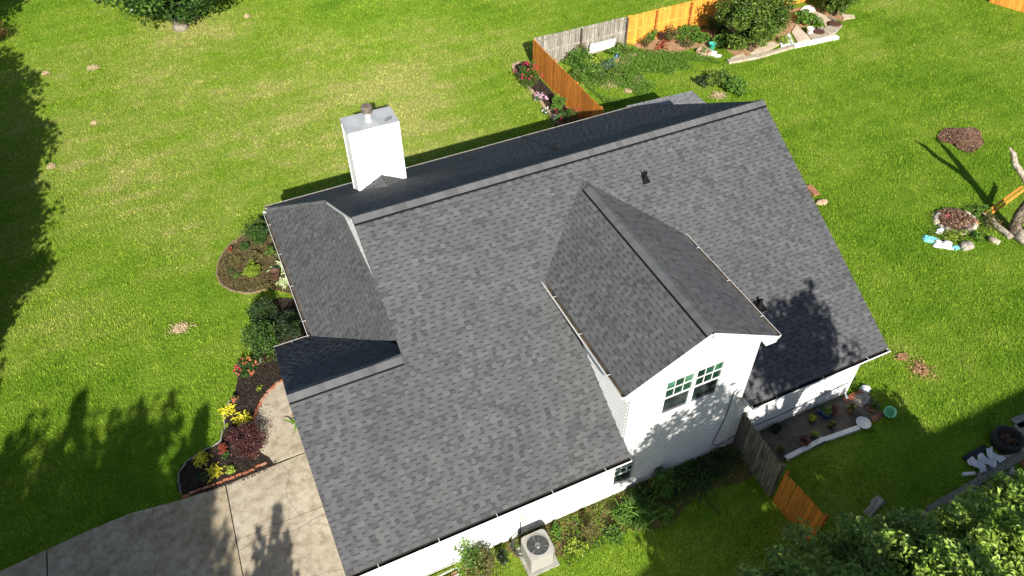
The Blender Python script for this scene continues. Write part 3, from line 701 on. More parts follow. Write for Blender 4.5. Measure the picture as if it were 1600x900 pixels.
wall('dormer_wall', (DRX, 0, 0), (0, 1, 0), [(WY, zf(WY)+.012), (WY, zpk-MD*(XD-DL)+.1), (-2.75, zpk-MD*(XD-DL)+.1)])
mb = MB(); mb.box((-2.88, WY+.01, 0), (14.36, WY+.2, .1)); mb.box((-2.88, WY, 0), (-2.7, -.02, .1)); mb.obj('foundation', M['curb'], house)
# corner boards, rake boards, soffits
def trim(name, boxes, parent=house, m='trim'):
    mb = MB()
    for b in boxes: mb.box(*b)
    return mb.obj(name, M[m], parent)
trim('corner_board', [((DL-.012, WY-.058, zf(WY)+.02), (DL+.085, WY+.07, zpk-MD*(XD-DL)))]); trim('corner_board', [((DRX-.085, WY-.058, .08), (DRX+.012, WY+.07, zpk-MD*(XD-DL)))])
trim('corner_board', [((14.3, WY-.058, .08), (14.4, WY+.07, ws-.02))])
for b_ in (((-2.9, YF+.01, ws-.02), (DL-.02, WY, ws)), ((DRX+.02, YF+.01, ws-.02), (14.4, WY, ws)), ((-2.0, .02, ws-.02), (-1.7, 7.4, ws))):
    trim('soffit', [b_])
mb = MB()
for s_ in (-1, 1):                        # dormer rake boards and their soffit
    a = Vector((XD, YD-.012, ZD-.085)); b = Vector((XD+s_*WD, YD-.012, zde-.085)); mb.bar(a, b, .022, .17)
    a = Vector((XD, (YD+WY)/2, ZD-.16)); b = Vector((XD+s_*(WD-.02), (YD+WY)/2, zde-.16)); mb.bar(a, b, YD-WY, .012)
    x0, x1 = (XD+WD-.35, XD+WD) if s_ > 0 else (XD-WD, XD-WD+.35); mb.box((x0, YD+.01, zde-.26), (x1, -3.2, zde-.24)); mb.prism([(x0, YD+.002), (x1, YD+.002), (x1, WY), (x0, WY)], zde-.25, zde-.13)
mb.obj('rake_board', M['trim'], house)
mb = MB()
mb.bar((XR-.03, YF, ZE-.11), (XR-.03, 0, ZR-.11), .022, .15); mb.bar((XR-.03, 0, ZR-.11), (XR-.03, YB, zb(YB)-.11), .022, .15); mb.obj('rake_board', M['trim'], house)
mb = MB(); mb.bar((.005, yh-.1, zb(yh)-.02), (.005, .1, ZR-.12), .022, .1); mb.bar((.03, 0, ZR-.12), (.03, YG+.3, ZG+.1), .022, .12); mb.obj('rake_board', M['trim'], house)
mb = MB(); mb.bar((XG+.03, YF, ZE-.11), (XG+.03, YG, ZG-.11), .022, .15); mb.bar((XG+.03, YG, ZG-.11), (XG+.03, YGB, ZE-.11), .022, .15); mb.obj('rake_board', M['trim'], house)
# gutters
def gutter(p, q, out, parent=house, wd=.125, step=1.55, inner='gutter_in'):
    p = Vector(p); q = Vector(q); o = Vector(out).normalized(); d = (q-p).normalized(); mb = MB(); Z = Vector((0, 0, 1))
    prof_o = [(0, 0), (0, -.11), (wd*.7, -.11), (wd, -.05), (wd, .012)]; prof_i = [(wd-.014, .012), (wd-.014, -.045), (wd*.68, -.1), (.012, -.1), (.012, 0)]
    P_ = prof_o+prof_i; dark = range(4, 10)
    for i in range(len(P_)):
        j = (i+1) % len(P_); a, b = P_[i], P_[j]; mi = 1 if 5 <= i <= 9 else 0
        mb.face([p+o*a[0]+Z*a[1], q+o*a[0]+Z*a[1], q+o*b[0]+Z*b[1], p+o*b[0]+Z*b[1]], mi)
    for e in (p, q): mb.face([e+o*a[0]+Z*a[1] for a in prof_o], 0)
    g = mb.obj('gutter', [M['gutter'], M[inner]], parent)
    n = max(1, int((q-p).length/step)); m0 = MB(); m0.bar((0, 0, .0), o*(wd-.004), .014, .006); me = m0.mesh('gutter_hanger', M['gutter'])
    for k in range(1, n+1): inst(me, 'gutter_hanger', g, p+(q-p)*((k-.5)/n)+Z*.012)
    return g
gutter((XG, YF-.004, ZE-.03), (DL-.02, YF-.004, ZE-.03), (0, -1, 0), inner='gutter_black'); gutter((DRX+.05, YF-.004, ZE-.03), (XR, YF-.004, ZE-.03), (0, -1, 0), inner='gutter_black')
gutter((XW-.004, YGB-.1, ZE-.03), (XW-.004, YB, ZE-.03), (-1, 0, 0)); gutter((XG, YGB+.004, ZE-.03), (XW-.06, YGB+.004, ZE-.03), (0, 1, 0))
gutter((XW, YB+.004, ZE+.1), (XR, YB+.004, ZE+.1), (0, 1, 0))
gutter((XD-WD-.004, YD+.02, zde-.03), (XD-WD-.004, yde+.02, zde-.03), (-1, 0, 0), inner='gutter_in'); gutter((XD+WD+.004, YD+.02, zde-.03), (XD+WD+.004, yde+.02, zde-.03), (1, 0, 0))
# downspout at the right corner, cables on the siding
mb = MB(); mb.tube([(14.28, YF-.02, ZE-.13), (14.28, WY-.07, ZE-.45), (14.28, WY-.07, .25), (14.28, WY-.25, .1)], .045, 6); mb.obj('downspout', M['trim'], house)
mb = MB(); mb.tube([(5.56, WY-.058, 5.1), (5.6, WY-.035, 4.9), (5.56, WY-.058, 3.0), (5.6, WY-.058, 2.0), (5.62, WY-.058, .5)], .011, 5); mb.obj('cable', M['grey_box'], house)
mb = MB(); mb.tube([(8.93, WY-.058, 3.3), (8.9, WY-.058, 2.1), (8.78, WY-.058, 1.2), (8.7, WY-.04, .6), (8.95, WY-.05, .35), (9.6, WY-.05, .55)], .014, 5); mb.obj('cable', M['black'], house)
mb = MB(); mb.tube([(9.9, WY-.058, .62), (11.5, WY-.058, .6), (13, WY-.058, .72), (14.2, WY-.058, .8)], .012, 5); mb.obj('cable', M['black'], house)
# windows
def window(x0, z0, x1, z1, lit, upper=(3, 2), yy=WY):
    mb = MB(); f = .03; d0, d1 = yy-.07, yy+.03
    mb.box((x0, d0, z0), (x0+f, d1, z1)); mb.box((x1-f, d0, z0), (x1, d1, z1)); mb.box((x0+f, d0+.002, z1-f), (x1-f, d1, z1)); mb.box((x0+f, d0-.012, z0), (x1-f, d1, z0+f))
    wn = mb.obj('window', M['trim'], house); zm = (z0+z1)/2; a0, a1 = x0+f, x1-f
    mb = MB(); mb.box((a0, d0+.014, zm-.016), (a1, d1-.01, zm+.016)); mb.box((a0, d0+.016, z0+f), (a0+.016, d1-.012, zm-.016)); mb.box((a1-.016, d0+.016, z0+f), (a1, d1-.012, zm-.016)); mb.obj('sash', M['trim'], wn)
    nx, nz = upper; cw = (a1-a0)/nx; u0 = zm+.016; ch = (z1-f-u0)/nz; mb = MB()
    for i in range(1, nx): mb.box((a0+i*cw-.009, d0+.018, u0), (a0+i*cw+.009, d1-.02, z1-f))
    for j in range(1, nz): mb.box((a0, d0+.02, u0+j*ch-.011), (a1, d1-.022, u0+j*ch+.011))
    mb.obj('muntin', M['trim'], wn)
    for i in range(nx):
        for j in range(nz):
            mb = MB(); mb.box((a0+i*cw+.008, yy-.03, u0+j*ch+.008), (a0+(i+1)*cw-.008, yy-.024, u0+(j+1)*ch-.008)); mb.obj('pane', M['glass_lit'] if (i, j) in lit else M['glass_dark'], wn)
    mb = MB(); mb.box((a0+.016, yy-.02, z0+f), (a1-.016, yy-.014, zm-.016)); mb.obj('pane', M['glass_screen'], wn)
    mb = MB(); mb.box((x0, yy+.03, z0), (x1, yy+.034, z1)); mb.obj('window_back', M['vent'], wn)
window(6.26, 3.62, 7.19, 5.18, {(0, 1), (2, 1)}); window(7.25, 3.62, 8.18, 5.18, {(2, 1)}); window(4.95, .64, 5.66, 1.81, {(1, 1)})
trim('window_casing', [((6.16, WY-.058, 3.53), (8.28, WY-.004, 3.615)), ((6.16, WY-.058, 5.205), (8.28, WY-.004, 5.27)), ((6.16, WY-.058, 3.615), (6.24, WY-.004, 5.205)), ((8.2, WY-.058, 3.615), (8.28, WY-.004, 5.205)), ((7.192, WY-.034, 3.625), (7.248, WY, 5.18))])
trim('window_casing', [((4.86, WY-.056, .54), (5.75, WY-.004, .615)), ((4.86, WY-.056, 1.835), (5.75, WY-.004, 1.9)), ((4.86, WY-.056, .615), (4.93, WY-.004, 1.835)), ((5.682, WY-.056, .615), (5.75, WY-.004, 1.835))])
# chimney
cx0, cx1, cy0, cy1, cz = 1.3, 3.03, 5.055, 5.98, 6.917
ch = trim('chimney', [((cx0+.02, cy0+.02, 3.2), (cx1-.02, cy1-.02, cz-.02))], house, 'siding')
for o_, u_, l_ in (((cx0, cy0, 0), (1, 0, 0), cx1-cx0), ((cx0, cy1, 0), (0, -1, 0), cy1-cy0), ((cx1, cy0, 0), (0, 1, 0), cy1-cy0), ((cx1, cy1, 0), (-1, 0, 0), cx1-cx0)):
    wall('siding', o_, u_, rect(0, 3.4, l_, cz), parent=ch)
mb = MB()
for x, y in ((cx0, cy0), (cx1, cy0), (cx0, cy1), (cx1, cy1)): mb.box((x-.055, y-.055, 3.4), (x+.055, y+.055, cz-.02))
mb.obj('corner_trim', M['trim'], ch)
mb = MB(); mb.box((cx0-.07, cy0-.07, cz), (cx1+.07, cy1+.07, cz+.05), taper=.01); mb.obj('chimney_cap', M['cap_metal'], ch)
mb = MB(); st_ = smooth_loop([Vector((2.62, 5.16, 0)), Vector((2.85, 5.2, 0)), Vector((2.95, 5.36, 0)), Vector((2.86, 5.42, 0)), Vector((2.68, 5.29, 0))], 4); mb.prism([(p.x, p.y) for p in st_], cz+.049, cz+.053); mb.obj('water_stain', M['stain'], ch)
fx, fy = 2.13, 5.52
mb = MB(); mb.lathe((fx, fy, cz+.045), [(.2, 0), (.15, .07), (.135, .08), (.135, .38)], 24); fl = mb.obj('flue', M['flue'], ch, True)
mb = MB(); mb.lathe((fx, fy, cz+.36), [(.12, 0), (.185, .01), (.19, .05), (.15, .06), (.15, .13), (.195, .14), (.2, .22), (.18, .245), (0, .26)], 24); mb.obj('flue_cap', M['flue_cap'], fl)
# cricket behind the chimney
zc = 4.9; yj = (ZR-zc)/MBK
PC1 = Plane((cx0, cy0, zb(cy0)), (0, 1, 0), [(2.17, cy0, zc), (2.17, yj, zc), (cx0-.02, cy0, zb(cy0))])
PC2 = Plane((cx1, cy0, zb(cy0)), (0, 1, 0), [(2.17, cy0, zc), (2.17, yj, zc), (cx1+.02, cy0, zb(cy0))])
for pl in (PC1, PC2): roof_plane('cricket', pl, drop=.02)
# roof vents
def boot(x, y, z, name='pipe_vent', s=1.0, pipe=.16):
    mb = MB(); n = Vector((0, -MF, 1)).normalized() if y < 0 else Vector((0, MBK, 1)).normalized(); t_ = Vector((0, 1, -n.y/n.z)).normalized(); c = Vector((x, y, z)); X = Vector((1, 0, 0))
    a = .17*s; q = [c-X*a-t_*a*1.2+n*.022, c+X*a-t_*a*1.2+n*.022, c+X*a*.7+t_*a*1.2+n*.022, c-X*a*.7+t_*a*1.2+n*.022]; mb.face(q); 
    for i in range(4): mb.face([q[i]-n*.02, q[(i+1) % 4]-n*.02, q[(i+1) % 4], q[i]])
    mb.lathe((x, y, z), [(.12*s, -.03), (.08*s, .1*s), (.055*s, .13*s), (.052*s, .13*s+pipe), (0, .13*s+pipe)], 12)
    return mb.obj(name, M['vent'], house, True)
boot(9.27, -1.26, zf(-1.26), pipe=.02, s=.8); mb = MB()
for s_ in (-1, 1): mb.tube([(9.27+s_*.02, -1.24, 6.85), (9.27+s_*.06, -1.22, 6.95), (9.27+s_*.07, -1.2, 7.0)], [.04, .03, .015], 7)
mb.obj('vent_collar', M['vent'], house)
boot(11.09, -5.69, zf(-5.69)); boot(7.75, 2.15, zb(2.15), s=.8, pipe=.08)
# small meter box and disconnect beside the air conditioner
trim('outlet_box', [((1.72, WY-.07, .93), (1.98, WY-.016, 1.22))], house, 'grey_box')
mb = MB(); mb.tube([(1.85, WY-.05, .93), (1.85, WY-.05, .55), (1.8, WY-.12, .3), (1.75, -8.0, .25)], .018, 6); mb.obj('conduit', M['black'], house)
# ================================================================== FENCES
def picket_mesh(m, wd, h, ear=.03, th=.016):
    mb = MB(); a = wd/2; pr = [(-a, 0), (a, 0), (a, h-ear), (a-ear, h), (-a+ear, h), (-a, h-ear)]
    f = [(x, -th/2, z) for x, z in pr]; b = [(x, th/2, z) for x, z in pr]; mb.face(f); mb.face(b[::-1])
    for i in range(6): j = (i+1) % 6; mb.face([f[j], f[i], b[i], b[j]])
    return mb.mesh('picket', M[m])
def fence(name, label, p, q, m, side, step=.145, h=1.8, post=2.44, rails=(.3, .95, 1.6), group=None, skip=(), lean=0, post_m=None, jag=0, first_post=0.0):
    """side: +1 puts rails and posts on the left of p->q"""
    p = Vector(p); q = Vector(q); d = (q-p); Ln = d.length; d.normalize(); n = Vector((-d.y, d.x, 0))*side; ang = math.atan2(d.y, d.x)
    t = thing(name, label, 'fence', p, group); ms = [picket_mesh(m, w_, h+dh) for w_, dh in ((.135, 0), (.138, -.02), (.132, .015))]
    k = int(Ln/step)
    for i in range(k):
        if i in skip: continue
        o = inst(ms[random.randrange(3)], 'picket', t, p+d*(step*(i+.5))-n*.01*0+Vector((0, 0, random.uniform(0, .02+jag))), (lean, random.gauss(0, .006), ang))
    for z in rails:
        mb = MB(); mb.bar(p+n*.028+Vector((0, 0, z)), q+n*.028+Vector((0, 0, z)), .036, .085); mb.obj('rail', M[post_m or m], t)
    pm = MB(); pm.box((-.045, -.045, -.1), (.045, .045, h-.04)); pm = pm.mesh('post', M['post_' + m] if 'post_'+m in M else M[post_m or m]); x = first_post
    while x <= Ln+.01: inst(pm, 'post', t, p+d*x+n*.092, (0, 0, ang)); x += post
    return t
fence('picket_fence', 'orange stained picket fence running from the corner down to the back wall', (14.2, 17.15, 0), (14.2, 9.4, 0), 'orange2', 1, h=1.8)
fence('picket_fence', 'weathered grey picket fence section beside the white board', (14.25, 17.2, 0), (20.1, 17.2, 0), 'grey_wood', -1, first_post=2.9, post=2.93, h=1.82)
fence('picket_fence', 'bright orange stained picket fence section behind the tall bush', (20.12, 17.2, 0), (34.2, 17.2, 0), 'orange', -1, first_post=1.9, post=2.36, h=1.83)
fence('picket_fence', 'short orange fence in the far right corner of the lawn', at(1545, 4), at(1700, 50), 'orange', 1, first_post=.4)
gf = fence('picket_fence', 'old dark grey board fence joined to the front wall', (9.62, -7.62, 0), (9.5, -9.72, 0), 'old_wood', 1, h=1.8, jag=.02, rails=(.35, 1.45), post=2.05, step=.15)
fence('fence_gate', 'orange board panel at the end of the old grey fence', (9.5, -9.9, 0), (9.62, -11.6, 0), 'orange2', 1, h=1.72, step=.15, lean=0, rails=(.35, 1.4), post=1.6)
# ================================================================== EDGING
def edging(name, label, path, step, size, mats, cat='edging', z=0, kind_name='brick', jitter=.012, rough=0):
    pts = resample(path, step); t = thing(name, label, cat, pts[0]); ms = []
    for j in range(3):
        for mm in mats:
            mb = MB()
            if rough: mb.rock((0, 0, -.02), size[0]/2, size[1]/2, size[2]+.02, n=8)
            else: mb.box((-size[0]/2, -size[1]/2, -.03), (size[0]/2, size[1]/2, size[2]*random.uniform(.9, 1.1)), taper=.008)
            ms.append(mb.mesh(kind_name, M[mm], smooth=False))
    for a, b in zip(pts, pts[1:]):
        d = b-a; c = (a+b)/2; inst(random.choice(ms), kind_name, t, c+Vector((random.gauss(0, jitter), random.gauss(0, jitter), 0)), (0, 0, math.atan2(d.y, d.x)+random.gauss(0, .04)))
    return t
edging('brick_edging', 'straight row of orange bricks between the mulch bed and the driveway', smooth_path([at(285, 777), at(330, 760), at(376, 742), at(424, 722)], 4), .21, (.195, .08, .075), ['brick', 'brick', 'brick2'])
edging('brick_edging', 'curved row of orange bricks around the walkway', smooth_path([at(401, 704), at(398, 680), at(399, 652), at(411, 626), at(430, 604), at(455, 588)], 4), .2, (.185, .11, .08), ['brick', 'brick', 'brick2'])
edging('stone_edging', 'row of grey edging blocks along the lawn side of the mulch bed', smooth_path([at(284, 772), at(279, 745), at(292, 722), at(322, 704), at(346, 690), at(350, 660), at(354, 640), at(366, 612)], 4), .42, (.4, .05, .06), ['curb'], kind_name='edging_block')
edging('log_edging', 'thin brown edging curved round the oval shrub bed', smooth_path([at(388, 362), at(356, 388), at(342, 412), at(341, 436), at(358, 453), at(388, 459), at(420, 452)], 4), .2, (.19, .07, .08), ['log_edge'], kind_name='edging_log')
edging('stone_edging', 'tan stone edging of the flower bed below the orange fence', smooth_path([at(812, 98), at(801, 106), at(820, 130), at(838, 152), at(868, 190), at(890, 212)], 4), .3, (.28, .17, .1), ['edge_stone'], kind_name='edging_stone', rough=0)
edging('brick_edging', 'short row of red bricks at the back edge of the side patio', [at(1318, 628), at(1334, 620), at(1351, 612)], .14, (.12, .22, .09), ['brick'], kind_name='brick')
# patio rail boards
def board(name, label, p, q, wd, h, m, cat='board', z=0, group=None):
    p = Vector(p); q = Vector(q); mb = MB(); mb.bar(p+Vector((0, 0, z+h/2)), q+Vector((0, 0, z+h/2)), wd, h); o = mb.obj(name, M[m], None, loc=p); return tag(o, label, cat, group)
board('edging_board', 'long white edging board at the left end of the patio edge', at(1227, 718), at(1286, 688), .16, .12, 'white_paint')
board('edging_board', 'shorter white edging board next to the white bowl', at(1287, 689), at(1341, 670), .16, .12, 'white_paint')
# ================================================================== AIR CONDITIONER
acx0, acx1, acy0, acy1, ach = 1.62, 2.42, -8.83, -8.03, .82
ac = thing('air_conditioner', 'beige outdoor air conditioner unit with round fan beside the front wall', 'air conditioner', (2.02, -8.43, 0))
mb = MB(); mb.box((acx0-.1, acy0-.1, -.05), (acx1+.1, acy1+.1, .07), taper=.01); mb.obj('pad', M['curb'], ac)
mb = MB(); r_ = .09
def rr(x0, y0, x1, y1, r, n=4):
    out = []
    for cx_, cy_, a0 in ((x1-r, y1-r, 0), (x0+r, y1-r, 90), (x0+r, y0+r, 180), (x1-r, y0+r, 270)):
        for k in range(n+1): a = math.radians(a0+90*k/n); out.append((cx_+r*math.cos(a), cy_+r*math.sin(a)))
    return out
mb.prism(rr(acx0+.03, acy0+.03, acx1-.03, acy1-.03, r_), .07, ach-.06); mb.obj('coil', M['ac_dark'], ac)
mb = MB(); mb.box((acx0+.01, acy0+.01, .07), (acx0+.1, acy0+.1, ach-.05)); mb.obj('corner_post', M['ac'], ac)
pn = MB()
lm = MB(); lm.box((-.04, -.006, 0), (.04, .006, ach-.16)); lm = lm.mesh('louver', M['ac'])
for k in range(8):
    x = acx0+.09+(acx1-acx0-.18)*(k+.5)/8; inst(lm, 'louver', ac, (x, acy0+.012, .09)); inst(lm, 'louver', ac, (x, acy1-.012, .09))
    y = acy0+.09+(acy1-acy0-.18)*(k+.5)/8; inst(lm, 'louver', ac, (acx0+.012, y, .09), (0, 0, math.pi/2)); inst(lm, 'louver', ac, (acx1-.012, y, .09), (0, 0, math.pi/2))
mb = MB(); n_ = 48; cxm, cym = (acx0+acx1)/2, (acy0+acy1)/2; hw = (acx1-acx0)/2
out, ring = [], []
for k in range(n_):
    a = 6.28319*k/n_; c, q = math.cos(a), math.sin(a); e = 7; rad = hw/(abs(c)**e+abs(q)**e)**(1/e)
    out.append((cxm+rad*c, cym+rad*q)); ring.append((cxm+.325*c, cym+.325*q))
for i in range(n_):
    j = (i+1) % n_; mb.face([(*out[i], ach), (*out[j], ach), (*ring[j], ach+.012), (*ring[i], ach+.012)]); mb.face([(*out[i], ach-.09), (*out[j], ach-.09), (*out[j], ach), (*out[i], ach)]); mb.face([(*ring[i], ach+.012), (*ring[j], ach+.012), (*ring[j], ach-.1), (*ring[i], ach-.1)])
mb.obj('top_panel', M['ac'], ac)
mb = MB(); mb.prism([(cxm+.325*math.cos(k*.2618), cym+.325*math.sin(k*.2618)) for k in range(24)], ach-.17, ach-.16); mb.obj('fan_well', M['ac_dark'], ac)
mb = MB()
for k in range(3):
    a0 = k*2.094+.5
    for j in range(5):
        a, b = a0+j*.24, a0+(j+1)*.24; r0, r1 = .09, .31
        mb.face([(cxm+r0*math.cos(a), cym+r0*math.sin(a), ach-.1+j*.008), (cxm+r1*math.cos(a), cym+r1*math.sin(a), ach-.11+j*.012), (cxm+r1*math.cos(b), cym+r1*math.sin(b), ach-.11+(j+1)*.012), (cxm+r0*math.cos(b), cym+r0*math.sin(b), ach-.1+(j+1)*.008)])
mb.obj('fan_blades', M['fan'], ac)
mb = MB(); mb.lathe((cxm, cym, ach-.1), [(.1, 0), (.1, .07), (.07, .09), (0, .1)], 16); mb.obj('fan_hub', M['fan'], ac, True)
mb = MB()
for r in [.06+.03*i for i in range(10)]:
    pth = [Vector((cxm+r*math.cos(k*.3927), cym+r*math.sin(k*.3927), ach+.02)) for k in range(17)]; mb.tube(pth, .0028, 4, cap=False)
for k in range(6): a = k*math.pi/3; mb.tube([(cxm, cym, ach+.024), (cxm+.33*math.cos(a), cym+.33*math.sin(a), ach+.018)], .003, 4)
mb.obj('fan_guard', M['fan'], ac)
mb = MB(); mb.box((cxm-.1, acy0-.003, ach-.065), (cxm+.1, acy0+.004, ach-.045)); mb.obj('badge', M['grey_box'], ac)
mb = MB()
for k in range(3): mb.tube(smooth_path([(1.78+.03*k, WY-.1, .45), (1.5-.04*k, -7.85, .3), (1.45, -8.1, .12+.03*k), (1.6, -8.3, .2)], 5), .018, 6)
mb.obj('refrigerant_hose', M['black'], ac)
# garden hose rack low at the wall
hr = thing('metal_rack', 'low grey metal rack lying at the foot of the front wall', 'rack', (-1.0, -7.9, 0))
mb = MB()
for dz, dy in ((.12, 0), (.12, -.22), (.3, -.1)): mb.tube([(-1.35, -7.8+dy, .03), (-1.33, -7.8+dy, dz), (-.3, -7.75+dy, dz), (-.25, -7.75+dy, .03)], .018, 6)
mb.obj('frame', M['grey_box'], hr)
edging('brick_row', 'row of loose orange bricks under the shrub by the front wall', [Vector((-1.2, -8.0, 0)), Vector((-.1, -7.85, 0))], .23, (.2, .1, .08), ['brick', 'brick2'])
# ================================================================== POTS, BUCKETS AND YARD THINGS
def pot(u, v, r, h, m, label, cat='pot', name='plant_pot', plant=None, fill='dirt', pos=None, z=0):
    p = Vector(pos) if pos else at(u, v, z); t = thing(name, label, cat, p)
    mb = MB(); mb.lathe(p, [(r*.7, 0), (r, h*.9), (r*1.08, h*.92), (r*1.08, h), (r*.93, h), (r*.9, h*.8), (0, h*.8)], 20); mb.obj('body', M[m], t, True)
    if plant:
        pm, n, s, hh = plant; P_ = blob_points(n, (p.x, p.y, p.z+h+hh*.5), (r*1.25, r*1.25, hh*.6), shell=.2); vv, nf, tn = leaves(P_, s, .4); np_obj('foliage', vv, nf, 3, tn, M[pm], t)
    return t
PZ = .06
pot(1289, 651, .14, .2, 'blue', 'left blue glazed pot under a bright green plant on the side patio', plant=('leaf_br', 160, .1, .25), z=PZ)
pot(1300, 646, .12, .15, 'terracotta', 'small clay pot with dark red foliage between the two blue pots', plant=('leaf_pur', 120, .08, .22), z=PZ)
pot(1288, 647, .1, .12, 'black', 'black nursery pot with lime green leaves nearest the wall', plant=('leaf_lime', 110, .11, .2), pos=(12.55, -8.02, PZ))
pot(1290, 640, .13, .2, 'blue', 'right blue glazed pot close to the side wall', plant=('leaf_dk', 60, .08, .18), pos=(13.05, -7.88, PZ))
pot(1216, 665, .13, .16, 'black', 'black nursery pot at the corner behind the grey fence', plant=('leaf_dk', 150, .09, .25), pos=(11.2, -7.85, PZ))
pot(1213, 716, .12, .18, 'terracotta', 'pot of green leaves at the top end of the grey fence', plant=('leaf_br', 120, .08, .2), pos=(10.15, -8.95, PZ))
pot(1226, 702, .1, .1, 'black', 'low black pot with drooping leaves on the bare patio', plant=('leaf_dry', 100, .09, .18), pos=(10.85, -8.55, PZ))
pot(1310, 663, .1, .12, 'black', 'small pot with spiky green leaves in the middle of the patio', plant=('leaf_dry', 140, .1, .24), pos=(12.95, -8.5, PZ))
pot(1334, 650, .13, .14, 'terracotta', 'pot of spiky brown green leaves near the right end of the patio', plant=('leaf_dry', 170, .12, .3), pos=(14.0, -8.3, PZ))
pot(1363, 648, .14, .16, 'terracotta', 'clay pot with green leaves beside the green bucket', plant=('leaf', 150, .1, .3), pos=(14.7, -8.55, PZ))
pot(1262, 692, .16, .1, 'terracotta', 'wide shallow clay bowl with pink stems on the patio edge', plant=('leaf_pur', 120, .08, .18), pos=(11.75, -8.62, PZ))
pot(1275, 683, .12, .1, 'black', 'black tray of yellow green seedlings on the patio edge', plant=('leaf_lime', 110, .07, .18), pos=(12.2, -8.55, PZ))
mb = MB(); c_ = at(1347, 668, .1); mb.lathe((0, 0, 0), [(.12, 0), (.22, .06), (.25, .1), (.235, .1), (.2, .07), (0, .055)], 28); o = mb.obj('basin', M['white_paint'], None, True); o.location = (14.05, -8.86, .06); tag(o, 'round white plastic basin at the corner of the side patio', 'basin')
bk = thing('bucket', 'mint green plastic bucket tipped on the grass by the patio', 'bucket', at(1386, 648))
mb = MB(); mb.lathe((0, 0, 0), [(.13, 0), (.17, .34), (.185, .34), (.185, .36), (.16, .36), (.125, .03), (0, .03)], 24); b_ = mb.obj('body', M['mint'], None, True); b_.parent = bk; b_.location = (0, 0, .04); b_.rotation_euler = (.3, -.35, 0); b_.scale = (1.1, 1.1, 1.1)
def stone(u, v, rx, ry, rz, m, label, name='stone', cat='stone', rot=0, z=0, group=None, pos=None):
    mb = MB(); mb.rock((0, 0, 0), rx, ry, rz, n=10); o = mb.obj(name, M[m], None, False); o.location = Vector(pos) if pos else at(u, v, z); o.rotation_euler = (0, 0, rot); return tag(o, label, cat, group)
stone(1355, 632, .36, .26, .14, 'stone', 'large flat grey stone at the right end of the patio', pos=(14.75, -8.05, .03), rot=.3)
stone(1359, 618, .2, .16, .16, 'cloth', 'pale white rock beside the row of red bricks', pos=(15.2, -7.72, 0))
stone(1368, 657, .3, .14, .1, 'terracotta', 'orange brown rock next to the white basin', pos=(14.75, -8.8, 0), rot=.2)
stone(1283, 317, .3, .2, .16, 'edge_stone', 'cream coloured block on the grass at the right rake of the roof', name='block', cat='block')
board('step', 'brown step slab partly hidden behind the right roof edge', at(1262, 292), at(1276, 306), .3, .1, 'terracotta', 'step')
# white sign board leaning on the grey fence
sb = thing('sign_board', 'white board with faint grey marks leaning on the grey fence', 'board', (18.55, 16.85, 0))
mb = MB(); mb.bar((17.6, 16.93, .55), (19.25, 16.93, .55), .025, .62, up=(0, -.25, 1)); mb.obj('panel', M['white_paint'], sb)
mb = MB()
for k in range(5): mb.box((17.95+k*.22, 16.905-.002*k, .6), (18.08+k*.22, 16.912, .68))
mb.obj('marks', M['grey_box'], sb)
# containers
t = thing('tyre_planter', 'pale round planter ring with green leaves at the garden edge', 'planter', at(1099, 84))
p = at(1099, 84); mb = MB(); mb.lathe(p, [(.42, 0), (.46, .18), (.36, .24), (.28, .2), (.26, .05), (0, .05)], 24); mb.obj('ring', M['edge_stone'], t, True)
P_ = blob_points(70, (p.x, p.y, .25), (.22, .22, .15)); vv, nf, tn = leaves(P_, .1, .4); np_obj('foliage', vv, nf, 3, tn, M['leaf_br'], t)
pot(1112, 76, .2, .34, 'teal', 'teal tub standing behind the white tray in the garden', name='tub', cat='tub')
board('tray', 'white plastic tray lying in front of the teal tub', at(1109, 84), at(1119, 86), .42, .12, 'cloth', 'tray')
stone(1122, 88, .22, .14, .1, 'cloth', 'small white rock at the corner of the garden tray')
stone(964, 88, .15, .12, .14, 'blue', 'small pale blue ball in the leafy bed below the white board', name='garden_ball', cat='ball')
stone(955, 105, .25, .2, .15, 'cloth', 'white rock among the tall garden weeds')
stone(935, 112, .2, .16, .12, 'stone', 'grey rock in the weeds left of the white rock')
# planks and sheets edging the soil under the big bush
pl = [((1137, 99), (1186, 90), .3, 'plank', 'pale timber edging plank at the left end of the bed under the big bush'),
      ((1187, 90), (1238, 75), .22, 'plank', 'middle timber edging plank along the bed under the big bush'),
      ((1239, 74), (1308, 60), .3, 'white_paint', 'white timber edging plank along the right part of the bush bed')]
for i_, (a, b, wd, m, lb) in enumerate(pl): board('timber_edging', lb, at(*a), at(*b), wd, .16, m, 'plank')
def slabsheet(name, pts, m, label, cat, h=.06):
    q = [at(*p) for p in pts]; c = q[0]; mb = MB(); mb.prism([(p.x, p.y) for p in q], 0, h, inset=.01); return tag(mb.obj(name, M[m], None, loc=c), label, cat)
slabsheet('cardboard_sheet', [(1140, 92), (1160, 84), (1168, 92), (1146, 98)], 'cardboard', 'cardboard sheet at the left tip of the bush bed', 'cardboard')
slabsheet('cardboard_sheet', [(1172, 84), (1196, 68), (1206, 66), (1218, 70), (1186, 88)], 'cardboard', 'long cardboard sheet lying under the bush by the timber edging', 'cardboard')
slabsheet('fabric_sheet', [(1216, 66), (1233, 54), (1240, 70), (1220, 74)], 'cloth', 'crumpled white fabric sheet between two cardboard sheets', 'sheet', .1)
slabsheet('cardboard_sheet', [(1236, 52), (1244, 40), (1266, 62), (1246, 68)], 'cardboard', 'folded cardboard panel right of the white fabric sheet', 'cardboard', .09)
slabsheet('plank_sheet', [(1262, 58), (1275, 46), (1310, 40), (1316, 42), (1304, 54), (1270, 66)], 'plank', 'bleached plank platform at the right tip of the bush bed', 'platform', .12)
